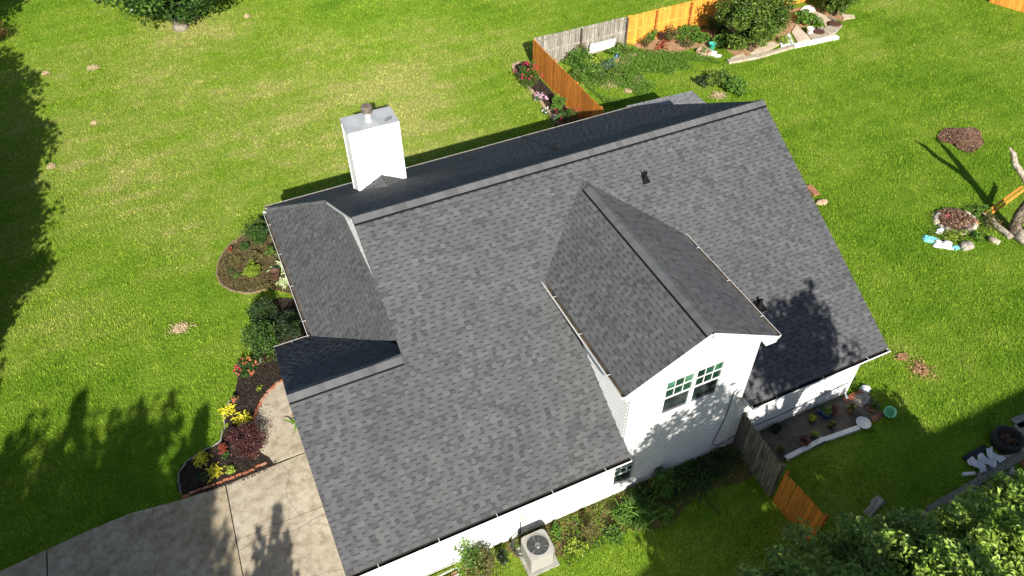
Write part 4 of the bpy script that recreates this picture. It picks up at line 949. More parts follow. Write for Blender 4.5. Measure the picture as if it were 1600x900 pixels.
slabsheet('plastic_sheet', [(1245, 22), (1256, 12), (1268, 10), (1274, 17), (1258, 24)], 'cloth', 'white plastic sheet lying at the foot of the orange fence', 'sheet', .12)
slabsheet('cardboard_sheet', [(1250, 24), (1274, 18), (1308, 34), (1290, 40), (1262, 30)], 'cardboard', 'large cardboard sheet behind the low leafy plant', 'cardboard')
slabsheet('cardboard_sheet', [(1314, 24), (1334, 24), (1336, 29), (1318, 31)], 'cardboard', 'small cardboard piece right of the far bush', 'cardboard')
pot(1264, 54, .2, .42, 'white_paint', 'tall white bucket on the bleached plank platform', name='bucket', cat='bucket')
mb = MB(); c_ = at(1280, 50, .15)
mb.lathe((0, 0, 0), [(.3, 0), (.32, .04), (.27, .06), (0, .04)], 18); mb.tube([(.28, 0, .05), (.33, 0, .35)], .03, 6); mb.tube([(-.28, .05, .05), (-.33, .05, .3)], .03, 6)
o = mb.obj('iron_stand', M['brown_iron']); o.location = c_; tag(o, 'rusty iron stand beside the tall white bucket', 'stand')
mb = MB(); mb.lathe((0, 0, 0), [(.26, 0), (.3, .03), (.27, .05), (0, .05)], 18); o = mb.obj('pot_lid', M['rubber'], None, True); o.location = at(1272, 46, .1); tag(o, 'black round lid behind the tall white bucket', 'lid')
mb = MB(); mb.lathe((0, 0, 0), [(.35, 0), (.4, .05), (.3, .07), (0, .04)], 18); o = mb.obj('shallow_dish', M['brown_iron'], None, True); o.location = at(1304, 38, .1); tag(o, 'brown shallow dish at the right end of the plank platform', 'dish')
board('pole', 'short dark stick leaning over the brown dish', at(1298, 27, .2), at(1309, 37, .05), .08, .08, 'old_wood', 'stick')
# debris pile right side
pile = [(1508, 212)]
pc = at(1503, 218); mp = thing('brush_pile', 'round pile of brown chips and twigs on the right lawn', 'pile', pc)
mb = MB(); mb.lathe(pc, [(.8, -.02), (.7, .08), (.5, .2), (0, .24)], 20); mb.obj('mound', M['dirt'], mp, True)
a_ = RNG.uniform(0, 6.28, 2600); r_ = np.sqrt(RNG.random(2600))*(1+.16*np.sin(3*a_+1)+.1*np.sin(5*a_)); P_ = np.stack([pc.x+r_*np.cos(a_)*1.08, pc.y+r_*np.sin(a_)*.95, np.maximum(.24*(1-r_), 0)+.03+RNG.random(2600)*.06], 1)
M['bark_chip'] = leaf_mat('bark_chip', (.06, .03, .02), (.2, .11, .07), (.42, .28, .2), .9, 0)
vv, nf, tn = leaves(P_, .13, .2, .4); o = np_obj('chips', vv, nf, 3, tn, M['bark_chip'], mp); o['kind'] = 'stuff'
NOGRASS.append([(pc.x+math.cos(k*.4), pc.y+.9*math.sin(k*.4)) for k in range(16)])
# stone fire ring with debris
fc = at(1492, 346); ring_t = thing('stone_ring', 'ring of stones and brown litter on the lawn beside the dead trunk', 'stone ring', fc)
msr = []
for k in range(4):
    mb = MB(); mb.rock((0, 0, -.02), .2, .14, .15, n=8); msr.append(mb.mesh('ring_stone', M['stone' if k < 2 else 'terracotta' if k == 2 else 'plank']))
for k in range(15): a = k*.42+.2; inst(random.choice(msr), 'ring_stone', ring_t, fc+Vector((.85*math.cos(a), .72*math.sin(a), 0)), (0, 0, a+1.57), (random.uniform(.8, 1.3),)*3)
mb = MB(); mb.lathe(fc, [(.8, 0), (.5, .12), (0, .16)], 16); mb.obj('soil_mound', M['dirt'], ring_t, True)
a_ = RNG.uniform(0, 6.28, 900); r_ = np.sqrt(RNG.random(900))*.75; P_ = np.stack([fc.x+r_*np.cos(a_), fc.y+r_*np.sin(a_), .14*(1-r_)+.05+RNG.random(900)*.08], 1)
vv, nf, tn = leaves(P_, .15, .2, .3); o = np_obj('twigs', vv, nf, 3, tn, M['bark_chip'], ring_t); o['kind'] = 'stuff'
def lump(name, u, v, sx, sy, sz, m, label, cat, rot=0, z=.02, seed=1):
    rs = random.Random(seed); mb = MB(); nx, ny = 7, 5; g = [[None]*(ny+1) for _ in range(nx+1)]
    for i in range(nx+1):
        for j in range(ny+1):
            e = 0 if i in (0, nx) or j in (0, ny) else 1; g[i][j] = ((i/nx-.5)*sx+rs.gauss(0, .02), (j/ny-.5)*sy+rs.gauss(0, .02), e*sz*rs.uniform(.5, 1.1)-(1-e)*.01)
    for i in range(nx):
        for j in range(ny): mb.face([g[i][j], g[i+1][j], g[i+1][j+1], g[i][j+1]])
    o = mb.obj(name, M[m]); o.location = at(u, v)+Vector((0, 0, z)); o.rotation_euler = (0, 0, rot); return tag(o, label, cat)
lump('cloth', 1456, 376, .75, .42, .1, 'cyan', 'turquoise cloth lying on the lawn below the stone ring', 'cloth', -.9, seed=2)
lump('cloth', 1473, 383, .8, .5, .14, 'cloth', 'crumpled white cloth next to the turquoise cloth', 'cloth', -.7, seed=3)
lump('cloth', 1493, 388, .28, .22, .08, 'cyan', 'small turquoise scrap right of the white cloth', 'cloth', 0, seed=4)
lump('cloth', 1479, 342, .4, .35, .1, 'red_cloth', 'faded red cloth lying inside the stone ring', 'cloth', .3, z=.12, seed=5)
stone(1509, 385, .38, .26, .2, 'stone', 'pale grey rock at the lower edge of the stone ring')
stone(1469, 361, .26, .15, .14, 'cloth', 'flat white rock at the left edge of the stone ring')
stone(1466, 338, .2, .16, .18, 'grey_box', 'grey blue rock left of the faded red cloth')
stone(1513, 358, .26, .16, .16, 'cloth', 'whitish rock at the right edge of the stone ring', rot=.6)
shrub(1488, 369, .55, .28, 'leaf_lime', 'low yellow green ground plant between the ring and the white cloth', 'plant', 'low_plant', 260, .11, rxy=(.8, .35))
shrub(1520, 372, .5, .35, 'leaf_br', 'low bright green weed right of the stone ring', 'plant', 'low_plant', 200, .11)
shrub(1548, 352, .6, .4, 'leaf_dry', 'straggly olive weed in front of the dead trunk', 'plant', 'low_plant', 300, .1)
shrub(1528, 332, .6, .4, 'leaf_br', 'green weed clump left of the orange boards', 'plant', 'low_plant', 260, .1)
# dead tree with two limbs
db = at(1583, 366); dt = thing('dead_tree', 'bleached dead tree trunk leaning at the right edge of the lawn', 'tree', db)
mb = MB()
mb.tube([db, db+Vector((.22, .3, .75)), db+Vector((.45, .35, 1.4)), db+Vector((.6, .5, 1.9))], [.27, .22, .19, .16], 12); mb.obj('trunk', M['dead_dark'], dt, True)
q = db+Vector((.56, .44, 1.7))
for nm, pth, rr_ in (('limb', [q, q+Vector((.0, .6, .4)), q+Vector((-.22, 1.1, .8)), q+Vector((-.2, 1.4, 1.15)), q+Vector((-.36, 1.6, 1.4))], [.17, .15, .13, .11, .03]),
                     ('limb', [q, q+Vector((.3, .4, .5)), q+Vector((.55, .8, 1.1)), q+Vector((.6, 1.0, 1.6))], [.18, .16, .13, .06]),
                     ('root', [db, db+Vector((.7, -.35, .15)), db+Vector((1.3, -.5, 0))], [.25, .15, .06]), ('root', [db, db+Vector((-.2, -.6, .15)), db+Vector((-.1, -1.0, 0))], [.22, .13, .05])):
    mb = MB(); mb.tube(pth, rr_, 9); mb.obj(nm, M['dead'], dt, True)
def log(label, pts, r, m='dead', cat='log', name='log'):
    mb = MB(); P_ = [Vector(p) for p in pts]; mb.tube(P_, r, 9); return tag(mb.obj(name, M[m], None, True, loc=P_[0]), label, cat)
log('long pale log curving from the orange boards to the dead trunk', smooth_path([at(1547, 341, .12), at(1556, 352, .12), at(1568, 361, .1), at(1580, 372, .08)], 3), .13)
log('short pale log lying in the grass below the dead trunk', [at(1545, 372, .08), at(1562, 380, .08)], [.14, .11])
log('thin curved bleached branch at the end of the orange boards', smooth_path([at(1531, 332, .1), at(1538, 334, .2), at(1545, 343, .1)], 3), .05, 'plank', 'branch', 'branch')
for k_, (a, b, lb) in enumerate((((1539, 334), (1597, 292), 'upper orange board leaning from the ground to the dead trunk'), ((1545, 337), (1600, 297), 'lower orange board leaning from the ground to the dead trunk'))):
    board('leaning_board', lb, at(*a, .06), at(*b, .8), .1, .045, 'orange', 'board', z=0, group=None)
# ---- low timber bed and clutter in the shade on the right
board('timber_edging', 'long weathered timber lying in the shade on the right', at(1448, 800), at(1600, 712), .22, .14, 'old_wood', 'timber')
board('timber_edging', 'white painted board stub beside the timber in the shade', at(1503, 743), at(1522, 741), .1, .1, 'white_paint', 'board')
board('deck_board', 'upper grey plank behind the black planter', at(1585, 664), at(1640, 640), .42, .08, 'grey_wood', 'plank')
board('deck_board', 'lower grey plank behind the black planter', at(1590, 674), at(1645, 651), .42, .08, 'grey_wood', 'plank')
board('deck_board', 'long grey board lying right of the white plastic part', at(1576, 716), at(1625, 692), .16, .1, 'grey_wood', 'plank')
lump('plastic_sheet', 1366, 792, .9, .3, .08, 'stone', 'dirty pale plastic sheet crumpled under the bush leaves', 'sheet', .3, seed=8)
t = thing('tyre_planter', 'large black round planter in the shade on the right', 'planter', at(1568, 694)); p = at(1568, 694)
mb = MB(); mb.lathe(p, [(.42, 0), (.48, .2), (.47, .42), (.4, .46), (.36, .4), (.34, .15), (0, .12)], 28); mb.obj('rim', M['rubber'], t, True)
a_ = RNG.uniform(0, 6.28, 160); r_ = RNG.random(160)*.3; P_ = np.stack([p.x+r_*np.cos(a_), p.y+r_*np.sin(a_), .2+RNG.random(160)*.12], 1); vv, nf, tn = leaves(P_, .16, .1, .16); np_obj('dry_stems', vv, nf, 3, tn, M['bark_chip'], t)
t = thing('plastic_part', 'broken white plastic part lying beside the black planter', 'plastic part', at(1536, 722)); p = at(1536, 722)
rs_ = random.Random(4)
for k in range(3):
    mb = MB(); q = p+Vector((-.42+.4*k, rs_.uniform(-.08, .08), .1)); g = [[q+Vector(((i/3-.5)*.3+.05*math.sin(j*2), (j/4-.5)*.55, .1*math.sin(i*1.9+j*1.3+k)+.08)) for j in range(5)] for i in range(4)]
    for i in range(3):
        for j in range(4): mb.face([g[i][j], g[i+1][j], g[i+1][j+1], g[i][j+1]])
    mb.obj('panel', M['cloth'], t, True)
mb = MB(); mb.bar(p+Vector((-.6, -.3, .05)), p+Vector((.75, -.2, .07)), .1, .1); mb.obj('base', M['stone'], t)
mb = MB(); mb.bar(p+Vector((-.5, .3, .06)), p+Vector((.45, .34, .1)), .2, .1); mb.obj('back', M['rubber'], t)
stv = thing('rubble_row', 'row of pale stones and orange brick pieces along the shaded timber', 'rubble', at(1460, 805)); msr = []
for k in range(6):
    mb = MB(); mb.rock((0, 0, -.02), .17, .12, .13, n=7); msr.append(mb.mesh('rubble_stone', M[['stone', 'plank', 'brick', 'stone', 'edge_stone', 'cloth'][k]]))
A0, A1 = at(1405, 850), at(1612, 716)
for k in range(58): q = A0.lerp(A1, (k+random.random())/58)+Vector((random.gauss(0, .1), random.gauss(-.08, .17), 0)); inst(random.choice(msr), 'rubble_stone', stv, q, (0, 0, random.uniform(0, 6)), (random.uniform(.6, 1.35),)*3)
# ================================================================== PLANTS
G_ = 'shrubs and flowers in the mulch bed by the driveway'
for (u, v, s, lb) in ((357, 642, .27, 'uppermost yellow spiky plant in the mulch bed, next to the lawn edge'), (379, 656, .32, 'largest yellow spiky plant, in the middle of the mulch bed'), (315, 719, .29, 'leftmost yellow spiky plant by the grey edging blocks'), (337, 737, .27, 'yellow spiky plant between the dark green ball shrub and the burgundy shrub')):
    t = strap_plant(u, v, s, .3, 130, 'leaf_yel', lb, 'plant', 'yellow_plant', .1, G_)
shrub(361, 738, .17, .22, 'leaf_lime', 'small pale yellow green plant next to the brick row', 'plant', 'lime_plant', 260, .07, G_, tone=(.85, .2))
shrub(318, 752, .24, .34, 'leaf_dk', 'dark green ball shaped shrub at the tip of the mulch bed', 'shrub', 'ball_shrub', 1300, .04, G_, tone=(.7, .2))
shrub(397, 700, .6, .85, 'leaf_pur', 'large burgundy shrub spilling over the brick corner', 'shrub', 'burgundy_shrub', 4200, .065, G_, clumps=50, tone=(.5, .25), rxy=(.74, .8))
shrub(372, 690, .4, .6, 'leaf_pur', 'smaller burgundy shrub left of the large burgundy one', 'shrub', 'burgundy_shrub', 1800, .06, G_, clumps=20, rxy=(.42, .4))
shrub(352, 706, .2, .4, 'leaf_red', 'small red leaved shrub with a green base in the mulch bed', 'shrub', 'red_shrub', 520, .06, G_)
shrub(354, 714, .15, .22, 'leaf', 'small green plant under the red leaved shrub', 'plant', 'green_plant', 250, .06, G_)
shrub(368, 627, .16, .25, 'leaf_dry', 'low plant with coral flower tips above the yellow plants', 'plant', 'coral_plant', 260, .06, G_, flowers=('fl_org', 6, .05))
shrub(405, 608, .14, .16, 'leaf_lime', 'small lime plant by the curved brick row', 'plant', 'lime_plant', 160, .06, G_)
shrub(355, 666, .12, .12, 'leaf_lime', 'tiny lime plant below the uppermost yellow plant', 'plant', 'lime_plant', 120, .05, G_)
shrub(388, 582, .42, .6, 'leaf', 'rose bush with coral and pink flowers at the top of the mulch bed', 'rose bush', 'rose_bush', 1500, .06, G_, flowers=('fl_org', 26, .055), clumps=24, tone=(.45, .25))
shrub(374, 588, .14, .5, 'leaf_dk', 'single bright pink bloom plant beside the lawn', 'rose bush', 'pink_bloom', 120, .06, G_, flowers=('fl_red', 8, .07))
shrub(420, 562, .35, .4, 'leaf_pur', 'dark red low shrub under the garage eave corner', 'shrub', 'dark_red_shrub', 900, .06, G_)
shrub(411, 566, .1, .2, 'leaf_lime', 'small cream flower clump above the rose bush', 'plant', 'cream_plant', 120, .06, G_, flowers=('fl_white', 5, .06))
strap_plant(449, 655, .5, .17, 46, 'leaf_br', 'green and red striped bromeliad like plant against the garage wall', 'plant', 'croton_plant', .1, G_, pos=(-3.18, -.75, .05))
shrub(449, 650, .24, .4, 'leaf_red', 'red leaved plant mixed into the green striped plant at the garage wall', 'plant', 'red_plant', 160, .1, G_, pos=(-3.2, -.45, .05))
G2 = 'plants round the oval bed and the wing wall'
shrub(395, 430, .5, .5, 'leaf_lime', 'yellow green shrub in the middle of the oval bed', 'shrub', 'lime_shrub', 1700, .075, G2, clumps=26, tone=(.35, .2))
shrub(405, 380, .6, 1.1, 'leaf', 'upright green shrub at the top of the oval bed beside the gutter', 'shrub', 'green_shrub', 3000, .075, G2, clumps=36, tone=(.5, .25))
shrub(362, 394, .15, .32, 'leaf_red', 'small red Japanese maple sapling in the oval bed', 'shrub', 'red_sapling', 240, .06, G2)
shrub(361, 426, .14, .2, 'leaf', 'tiny green tuft at the left side of the oval bed', 'plant', 'green_tuft', 200, .05, G2)
shrub(400, 402, .4, .3, 'leaf_dry', 'dry twiggy shrub above the lime shrub in the oval bed', 'shrub', 'dry_shrub', 700, .05, G2)
shrub(378, 446, .4, .15, 'leaf_dry', 'low withered ground cover at the lower rim of the oval bed', 'plant', 'ground_cover', 500, .05, G2)
strap_plant(437, 420, .42, .3, 40, 'leaf_cream', 'upper pale yellow hosta close to the wing gutter', 'hosta', 'hosta', .12, G2)
strap_plant(447, 441, .46, .26, 52, 'leaf_cream', 'lower white striped hosta beside the brown pot', 'hosta', 'hosta', .14, G2)
pot(432, 436, .2, .42, 'brown_iron', 'dark brown urn beside the striped hosta', name='urn', cat='urn')
shrub(415, 548, .85, 1.3, 'leaf', 'big green foundation shrub left of the garage eave corner', 'shrub', 'foundation_shrub', 5200, .08, G2, clumps=60, tone=(.55, .25), rxy=(.8, .95))
shrub(415, 500, .7, 1.2, 'leaf_dk', 'dark green foundation shrub below the oval bed', 'shrub', 'foundation_shrub', 3600, .075, G2, clumps=44, tone=(.6, .25))
shrub(450, 490, .7, 1.2, 'leaf_dk', 'shaded dark shrub against the wing wall', 'shrub', 'foundation_shrub', 3000, .075, G2, clumps=36, tone=(.5, .25), pos=(-2.6, 3.3, 0))
shrub(440, 540, .5, .9, 'leaf_pur', 'reddish brown shrub in the corner below the wing gutter', 'shrub', 'brown_shrub', 1500, .07, G2, pos=(-3.0, 1.75, 0), tone=(.7, .2))
# bed below the orange fence
for i_, (u, v, r, h, m, n, lb) in enumerate(((372, 410, .35, .25, 'leaf_dry', 500, 'low olive plants left of the lime shrub in the oval bed'), (385, 388, .3, .3, 'leaf', 500, 'small green plant near the red sapling'), (420, 450, .3, .3, 'leaf_dry', 400, 'dry stems at the lower right of the oval bed'), (425, 400, .35, .45, 'leaf_mid', 700, 'green plant right of the dry twiggy shrub by the gutter'), (408, 362, .45, .7, 'leaf_mid', 1300, 'bushy green shrub at the very top of the oval bed'), (395, 415, .25, .2, 'leaf_dry', 300, 'withered tuft in the centre of the oval bed'), (370, 432, .25, .16, 'leaf_mid', 300, 'flat green patch at the left rim of the oval bed'))):
    shrub(u, v, r, h, m, lb, 'plant', 'bed_plant', n, .065, G2, tone=(.5, .25))
G3 = 'flowers below the orange fence'
shrub(826, 118, .75, 1.35, 'leaf_mid', 'upper red flowering rose bush at the fence corner', 'rose bush', 'rose_bush', 3200, .075, G3, flowers=('fl_red', 24, .08), clumps=38, tone=(.3, .2), pos=(13.2, 15.7, 0))
shrub(880, 190, .75, 1.25, 'leaf', 'lower red flowering rose bush nearest the roof', 'rose bush', 'rose_bush', 2600, .07, G3, flowers=('fl_red', 22, .08), clumps=34, tone=(.7, .2), pos=(13.15, 11.0, 0))
shrub(838, 134, .32, .45, 'leaf_blue', 'pink and white hydrangea in the fence bed', 'flower', 'hydrangea', 500, .08, G3, flowers=('fl_pink', 22, .1), clumps=10, pos=(13.1, 14.0, 0))
shrub(862, 148, .45, .9, 'leaf_br', 'bright green leafy plant against the orange fence', 'plant', 'leafy_plant', 1000, .1, G3, clumps=20, pos=(13.6, 12.9, 0))
shrub(850, 128, .2, .5, 'leaf_pur', 'small dark red plant behind the hydrangea', 'plant', 'dark_plant', 260, .08, G3, pos=(13.75, 13.8, 0))
shrub(846, 150, .22, .4, 'leaf_blue', 'left white flower clump in the fence bed', 'flower', 'white_flower', 120, .08, G3, flowers=('fl_white', 6, .08), pos=(12.85, 12.75, 0))
shrub(857, 156, .25, .4, 'leaf_blue', 'right white flower clump in the fence bed', 'flower', 'white_flower', 150, .08, G3, flowers=('fl_white', 7, .08), pos=(13.1, 12.1, 0))
# vegetable garden
G4 = 'plants in the fenced garden corner'
veg = [(1018, 66, .5, .8, 'leaf_br', 700, .11, 'leafy plant at the first post of the bright orange fence'),
       (1034, 64, .4, .7, 'leaf_pur', 350, .1, 'dark red leaved plant between the fence posts'),
       (1095, 66, .6, .7, 'leaf_br', 900, .12, 'yellow green leafy plant right of the third fence post'),
       (1072, 74, .5, .5, 'leaf_dry', 500, .1, 'low dry plant in front of the leafy clump'),
       (905, 90, .5, 1.1, 'leaf_dry', 700, .1, 'tall seeding weed against the grey fence'),
       (958, 122, .5, .6, 'leaf_mid', 600, .11, 'dark weed left of the dry patches'),
       (905, 104, .9, 1.1, 'leaf_br', 1500, .12, 'tall loose green weed at the foot of the grey fence corner'),
       (928, 104, .9, .7, 'leaf_lime', 1800, .11, 'big yellow green bush below the grey fence'),
       (920, 122, .9, .9, 'leaf_br', 1500, .12, 'green weed clump in the middle of the left garden patch'),
       (900, 128, .7, .8, 'leaf_mid', 1100, .1, 'weed clump behind the diagonal orange fence top'),
       (948, 112, .5, .8, 'leaf_blue', 1300, .09, 'feathery grey green bush right of the yellow green bush'),
       (958, 86, .5, .4, 'leaf_br', 700, .12, 'left leafy vegetable at the white board'),
       (972, 82, .55, .55, 'leaf_mid', 900, .12, 'right leafy vegetable at the white board'),
       (937, 128, .6, .6, 'leaf_mid', 800, .1, 'low dark weed above the dry patches'),
       (982, 126, .4, .5, 'leaf_br', 450, .11, 'small green plant between the dry patches'),
       (1008, 72, .5, .6, 'leaf_dry', 420, .1, 'sparse plant at the left end of the bright orange fence'),
       (1046, 66, .5, 1.1, 'leaf_dry', 700, .11, 'tall plant with reddish tips at the second fence post'),
       (1063, 64, .5, 1.1, 'leaf_br', 800, .12, 'upright corn like plant left of the leafy clump'),
       (1082, 62, .65, .9, 'leaf_br', 1100, .13, 'leafy bright clump at the third fence post'),
       (1112, 52, .7, 1.2, 'leaf_mid', 1300, .12, 'green plant climbing left of the big bush'),
       (1128, 72, .8, .9, 'leaf_br', 1500, .12, 'bright green weeds at the lower left of the big bush'),
       (1150, 78, .7, .7, 'leaf_br', 1200, .11, 'bright green weeds right above the timber edging'),
       (1120, 132, .9, .8, 'leaf_mid', 1700, .13, 'left half of the leafy patch behind the roof ridge'),
       (1145, 142, 1.0, .8, 'leaf_br', 1900, .13, 'right half of the leafy patch behind the roof ridge'),
       (1098, 132, .6, .6, 'leaf_dk', 700, .12, 'dark green clump at the left of the leafy patch'),
       (1258, 36, .95, .7, 'leaf_br', 900, .2, 'broad leaved green plant on the cardboard sheet'),
       (1226, 68, .6, .5, 'leaf_lime', 500, .1, 'low yellow green sprawl at the right foot of the big bush')]
for (u, v, r, h, m, n, s, lb) in veg: shrub(u, v, r, h, m, lb, 'plant', 'garden_plant', n, s, G4, clumps=20, tone=(.5, .25))
for (u, v, lb) in ((1032, 76, 'left red stemmed stalk in front of the bright orange fence'), (1048, 58, 'middle red stemmed stalk in front of the bright orange fence')):
    strap_plant(u, v, 1.0, .09, 14, 'leaf_red', lb, 'plant', 'red_stalk', .1, G4)
crown_tree(at(1172, 78), 4.0, 2.6, 'leaf_mid', 'large dark green bush in front of the bright orange fence', 'bush', 'large_bush', 21000, .19, 150, .1, bark='bark_brown', base=.0, cr=.2, rxy=(2.7, 1.9), up=.6)
crown_tree(at(1304, 22), 2.6, 1.3, 'leaf_mid', 'dark green bush right of the end of the orange fence', 'bush', 'large_bush', 8000, .17, 60, .09, bark='bark_brown', base=.0, cr=.24, up=.6, rxy=(1.7, 1.3))
GP = [at(*q) for q in [(870, 95), (980, 72), (1050, 84), (1100, 88), (1135, 105), (1060, 112), (1010, 150), (960, 168), (945, 165)]]
xs_ = RNG.uniform(13.8, 26, 60000); ys_ = RNG.uniform(9, 17.2, 60000); k_ = inside(xs_, ys_, [(q.x, q.y) for q in GP]) & (np.sin(xs_*2.1+ys_)+np.cos(ys_*1.7) > -.9); xs_, ys_ = xs_[k_], ys_[k_]
P_ = np.stack([xs_, ys_, RNG.uniform(.02, .26, len(xs_))], 1); vv, nf, tn = leaves(P_, .13, .1, .22, (.62, .25)); tag(np_obj('tall_grass', vv, nf, 3, tn, M['leaf_br']), 'longer unmown grass and weeds inside the fenced garden corner', 'grass', kind='stuff')
# wall side plants
strap_plant(1000, 805, .95, .06, 120, 'leaf_br', 'sunlit clump of long arching daylily leaves by the front wall', 'plant', 'daylily', .22)
strap_plant(1085, 740, .95, .06, 150, 'leaf', 'shaded clump of long arching daylily leaves below the double window', 'plant', 'daylily', .38)
shrub(1035, 765, .6, 1.0, 'leaf_br', 'upright feathery green plant between the two daylily clumps', 'shrub', 'feathery_plant', 2200, .07, clumps=28, tone=(.3, .2))
shrub(1110, 700, .9, .6, 'leaf_dk', 'low dark green growth in the wall corner by the grey fence', 'shrub', 'low_growth', 1500, .1, pos=(8.6, -8.2, 0), rxy=(1.0, .45), tone=(.6, .2))
shrub(910, 830, .3, .7, 'leaf_dry', 'thin dry shrub right of the air conditioner', 'shrub', 'dry_shrub', 420, .07, pos=(3.75, -8.4, 0))
shrub(958, 800, .4, .4, 'leaf_br', 'low yellow green weeds left of the sunlit daylily', 'plant', 'weeds', 600, .08, pos=(4.9, -8.3, 0))
for i_, (x, y, r, h, m, n, lb) in enumerate(((3.2, -8.7, .4, .3, 'leaf_lime', 350, 'low yellow green weeds a step right of the air conditioner'), (4.3, -8.9, .45, .35, 'leaf_br', 450, 'bright weeds between the dry shrub and the sunlit daylily'), (5.9, -8.1, .5, .6, 'leaf', 900, 'leafy plant below the small window'), (6.9, -8.3, .5, .6, 'leaf_dk', 900, 'dark leafy plant below the left half of the double window'), (6.2, -8.9, .4, .4, 'leaf_br', 500, 'leafy weeds in front of the feathery plant'), (2.9, -7.95, .25, .3, 'leaf_br', 260, 'small green weed at the wall foot behind the air conditioner'))):
    shrub(0, 0, r, h, m, lb, 'plant', 'wall_plant', n, .09, pos=(x, y, 0), tone=(.55, .25))
shrub(740, 870, .62, 1.15, 'leaf_dry', 'loose twiggy shrub against the wall left of the air conditioner', 'shrub', 'twiggy_shrub', 2300, .075, clumps=40, tone=(.6, .25), pos=(.35, -8.2, 0))
shrub(740, 870, .6, 1.7, 'leaf_br', 'sparse bright leaf sprigs rising from the twiggy shrub', 'shrub', 'leafy_sprigs', 800, .085, clumps=24, tone=(.5, .25), pos=(.05, -8.05, 0))
shrub(778, 838, .3, .5, 'leaf_dk', 'small dark green shrub directly left of the air conditioner', 'shrub', 'dark_shrub', 700, .07, pos=(1.05, -8.1, 0))
shrub(1340, 600, .35, .35, 'leaf_dk', 'dark low plant at the corner downspout', 'plant', 'corner_plant', 420, .08, pos=(14.9, -7.2, 0))
shrub(1345, 585, .4, .3, 'leaf_dry', 'dry weeds along the right side wall', 'plant', 'wall_weeds', 420, .07, pos=(15.0, -6.2, 0))
strap_plant(1361, 634, .35, .2, 12, 'leaf_lime', 'lime green plant behind the mint green bucket', 'plant', 'lime_plant', .05, pos=(14.95, -8.3, 0))
# ================================================================== TREES
crown_tree(at(283, 44), 8.4, 3.6, 'leaf', 'large leafy tree at the top of the lawn with a pale trunk', 'tree', 'tree', 34000, .3, 230, .26, base=.02, cr=.19, lean=(.2, .35), bark='bark', rxy=(5.2, 4.3))
crown_tree((-15.4, 35, 0), 7, 3.2, 'leaf_dk', 'leafy tree at the far upper left corner', 'tree', 'tree', 11000, .3, 70, .25, base=.05, cr=.26, rxy=(3.8, 3.0))
shrub(-4, 66, 1.2, 1.5, 'leaf_rust', 'rusty red shrub at the upper left edge of the lawn', 'shrub', 'red_shrub', 1500, .12, clumps=30, tone=(.3, .25), rxy=(.9, 1.6))
for u, v, zc_, r, n, m, lb in ((1225, 950, 4.6, 1.35, 4300, 'leaf_cnr', 'leafy tree crown at the lower edge nearest the orange panel'),
                       (1335, 905, 4.2, 1.5, 5200, 'leaf_cnr', 'second leafy tree crown from the orange panel'),
                       (1425, 870, 3.6, 1.5, 5600, 'leaf_cnr', 'leafy tree crown below the left end of the stone row'),
                       (1520, 845, 3.1, 1.5, 5800, 'leaf_cnr2', 'leafy tree crown growing over the row of stones and brick pieces'),
                       (1600, 810, 2.7, 1.4, 5800, 'leaf_cnr2', 'uppermost leafy crown at the right picture edge'),
                       (1480, 935, 4.3, 1.7, 6000, 'leaf_cnr2', 'bright leafy crown at the lower edge left of the corner'),
                       (1610, 900, 3.9, 1.8, 6500, 'leaf_cnr2', 'brightest leafy crown in the lower right corner')):
    q = at(u, v, zc_); crown_tree((q.x, q.y, 0), zc_+r*.9, r, m, lb, 'tree', 'small_tree', int(n*1.35), .175, 75, .06, bark='bark_brown', base=max(.05, 1-1.8*r/(zc_+r*.9)), cr=.24, up=.9, rxy=(r*1.1, r*1.1))
dk = thing('ground_thicket', 'dark low thicket on the ground under the leafy crowns in the lower right corner', 'undergrowth', (12, -13.8, 0))
P_ = np.concatenate([blob_points(1500, (x, y, .3), (1.2, .7, .9), shell=.1) for x, y in ((9.3, -13.4), (11, -13.3), (12.8, -13.1), (14.6, -13.2), (16.2, -13.0))]); P_[:, 2] = np.abs(P_[:, 2])
vv, nf, tn = leaves(P_, .17, .5); np_obj('foliage', vv, nf, 3, tn, M['leaf'], dk)
mb = MB()
for k in range(30): q = Vector((random.uniform(8.5, 17), random.uniform(-13.9, -12.7), 0)); mb.tube([q, q+Vector((random.uniform(-.3, .3), random.uniform(-.3, .3), .9))], [.012, .004], 4)
mb.obj('stems', M['bark_brown'], dk)['kind'] = 'stuff'
# tall trees in front of the house, beyond the lower picture edge, that throw the shade on wall and roof
for x, y, h, r, b_, n, lb in ((5.4, -17.8, 10.6, 3.1, .12, 20000, 'left one of two tall leafy trees in front of the house beyond the picture edge'), (9.0, -18.2, 12.4, 2.3, .64, 3600, 'right one of two tall leafy trees in front of the house beyond the picture edge')):
    crown_tree((x, y, 0), h, r, 'leaf_dk', lb, 'tree', 'tree', n, .26, 150, .3, base=b_, cr=.17, rxy=(r, r*.8))
for i_, (x, y, h, r) in enumerate(((-14.5, -15, 11.7, 1.9), (-12.3, -15, 10.9, 1.8), (-10.1, -15, 10.1, 1.5), (-16.7, -15.2, 11.3, 2.0), (-19.2, -15.6, 10.7, 2.3), (-21.6, -15.2, 11.5, 2.2), (-13.2, -18.2, 11, 2.6), (-10.8, -18.6, 10.6, 2.0), (-16.4, -18.6, 11.2, 2.6), (-24.5, -16, 11, 2.5))):
    crown_tree((x, y, 0), h, r, 'leaf_dk', 'conifer in the row across the driveway beyond the picture edge', 'tree', 'conifer', 8000, .27, 170, .16, group='conifers across the driveway', base=.03, shape='cone', cr=.17)
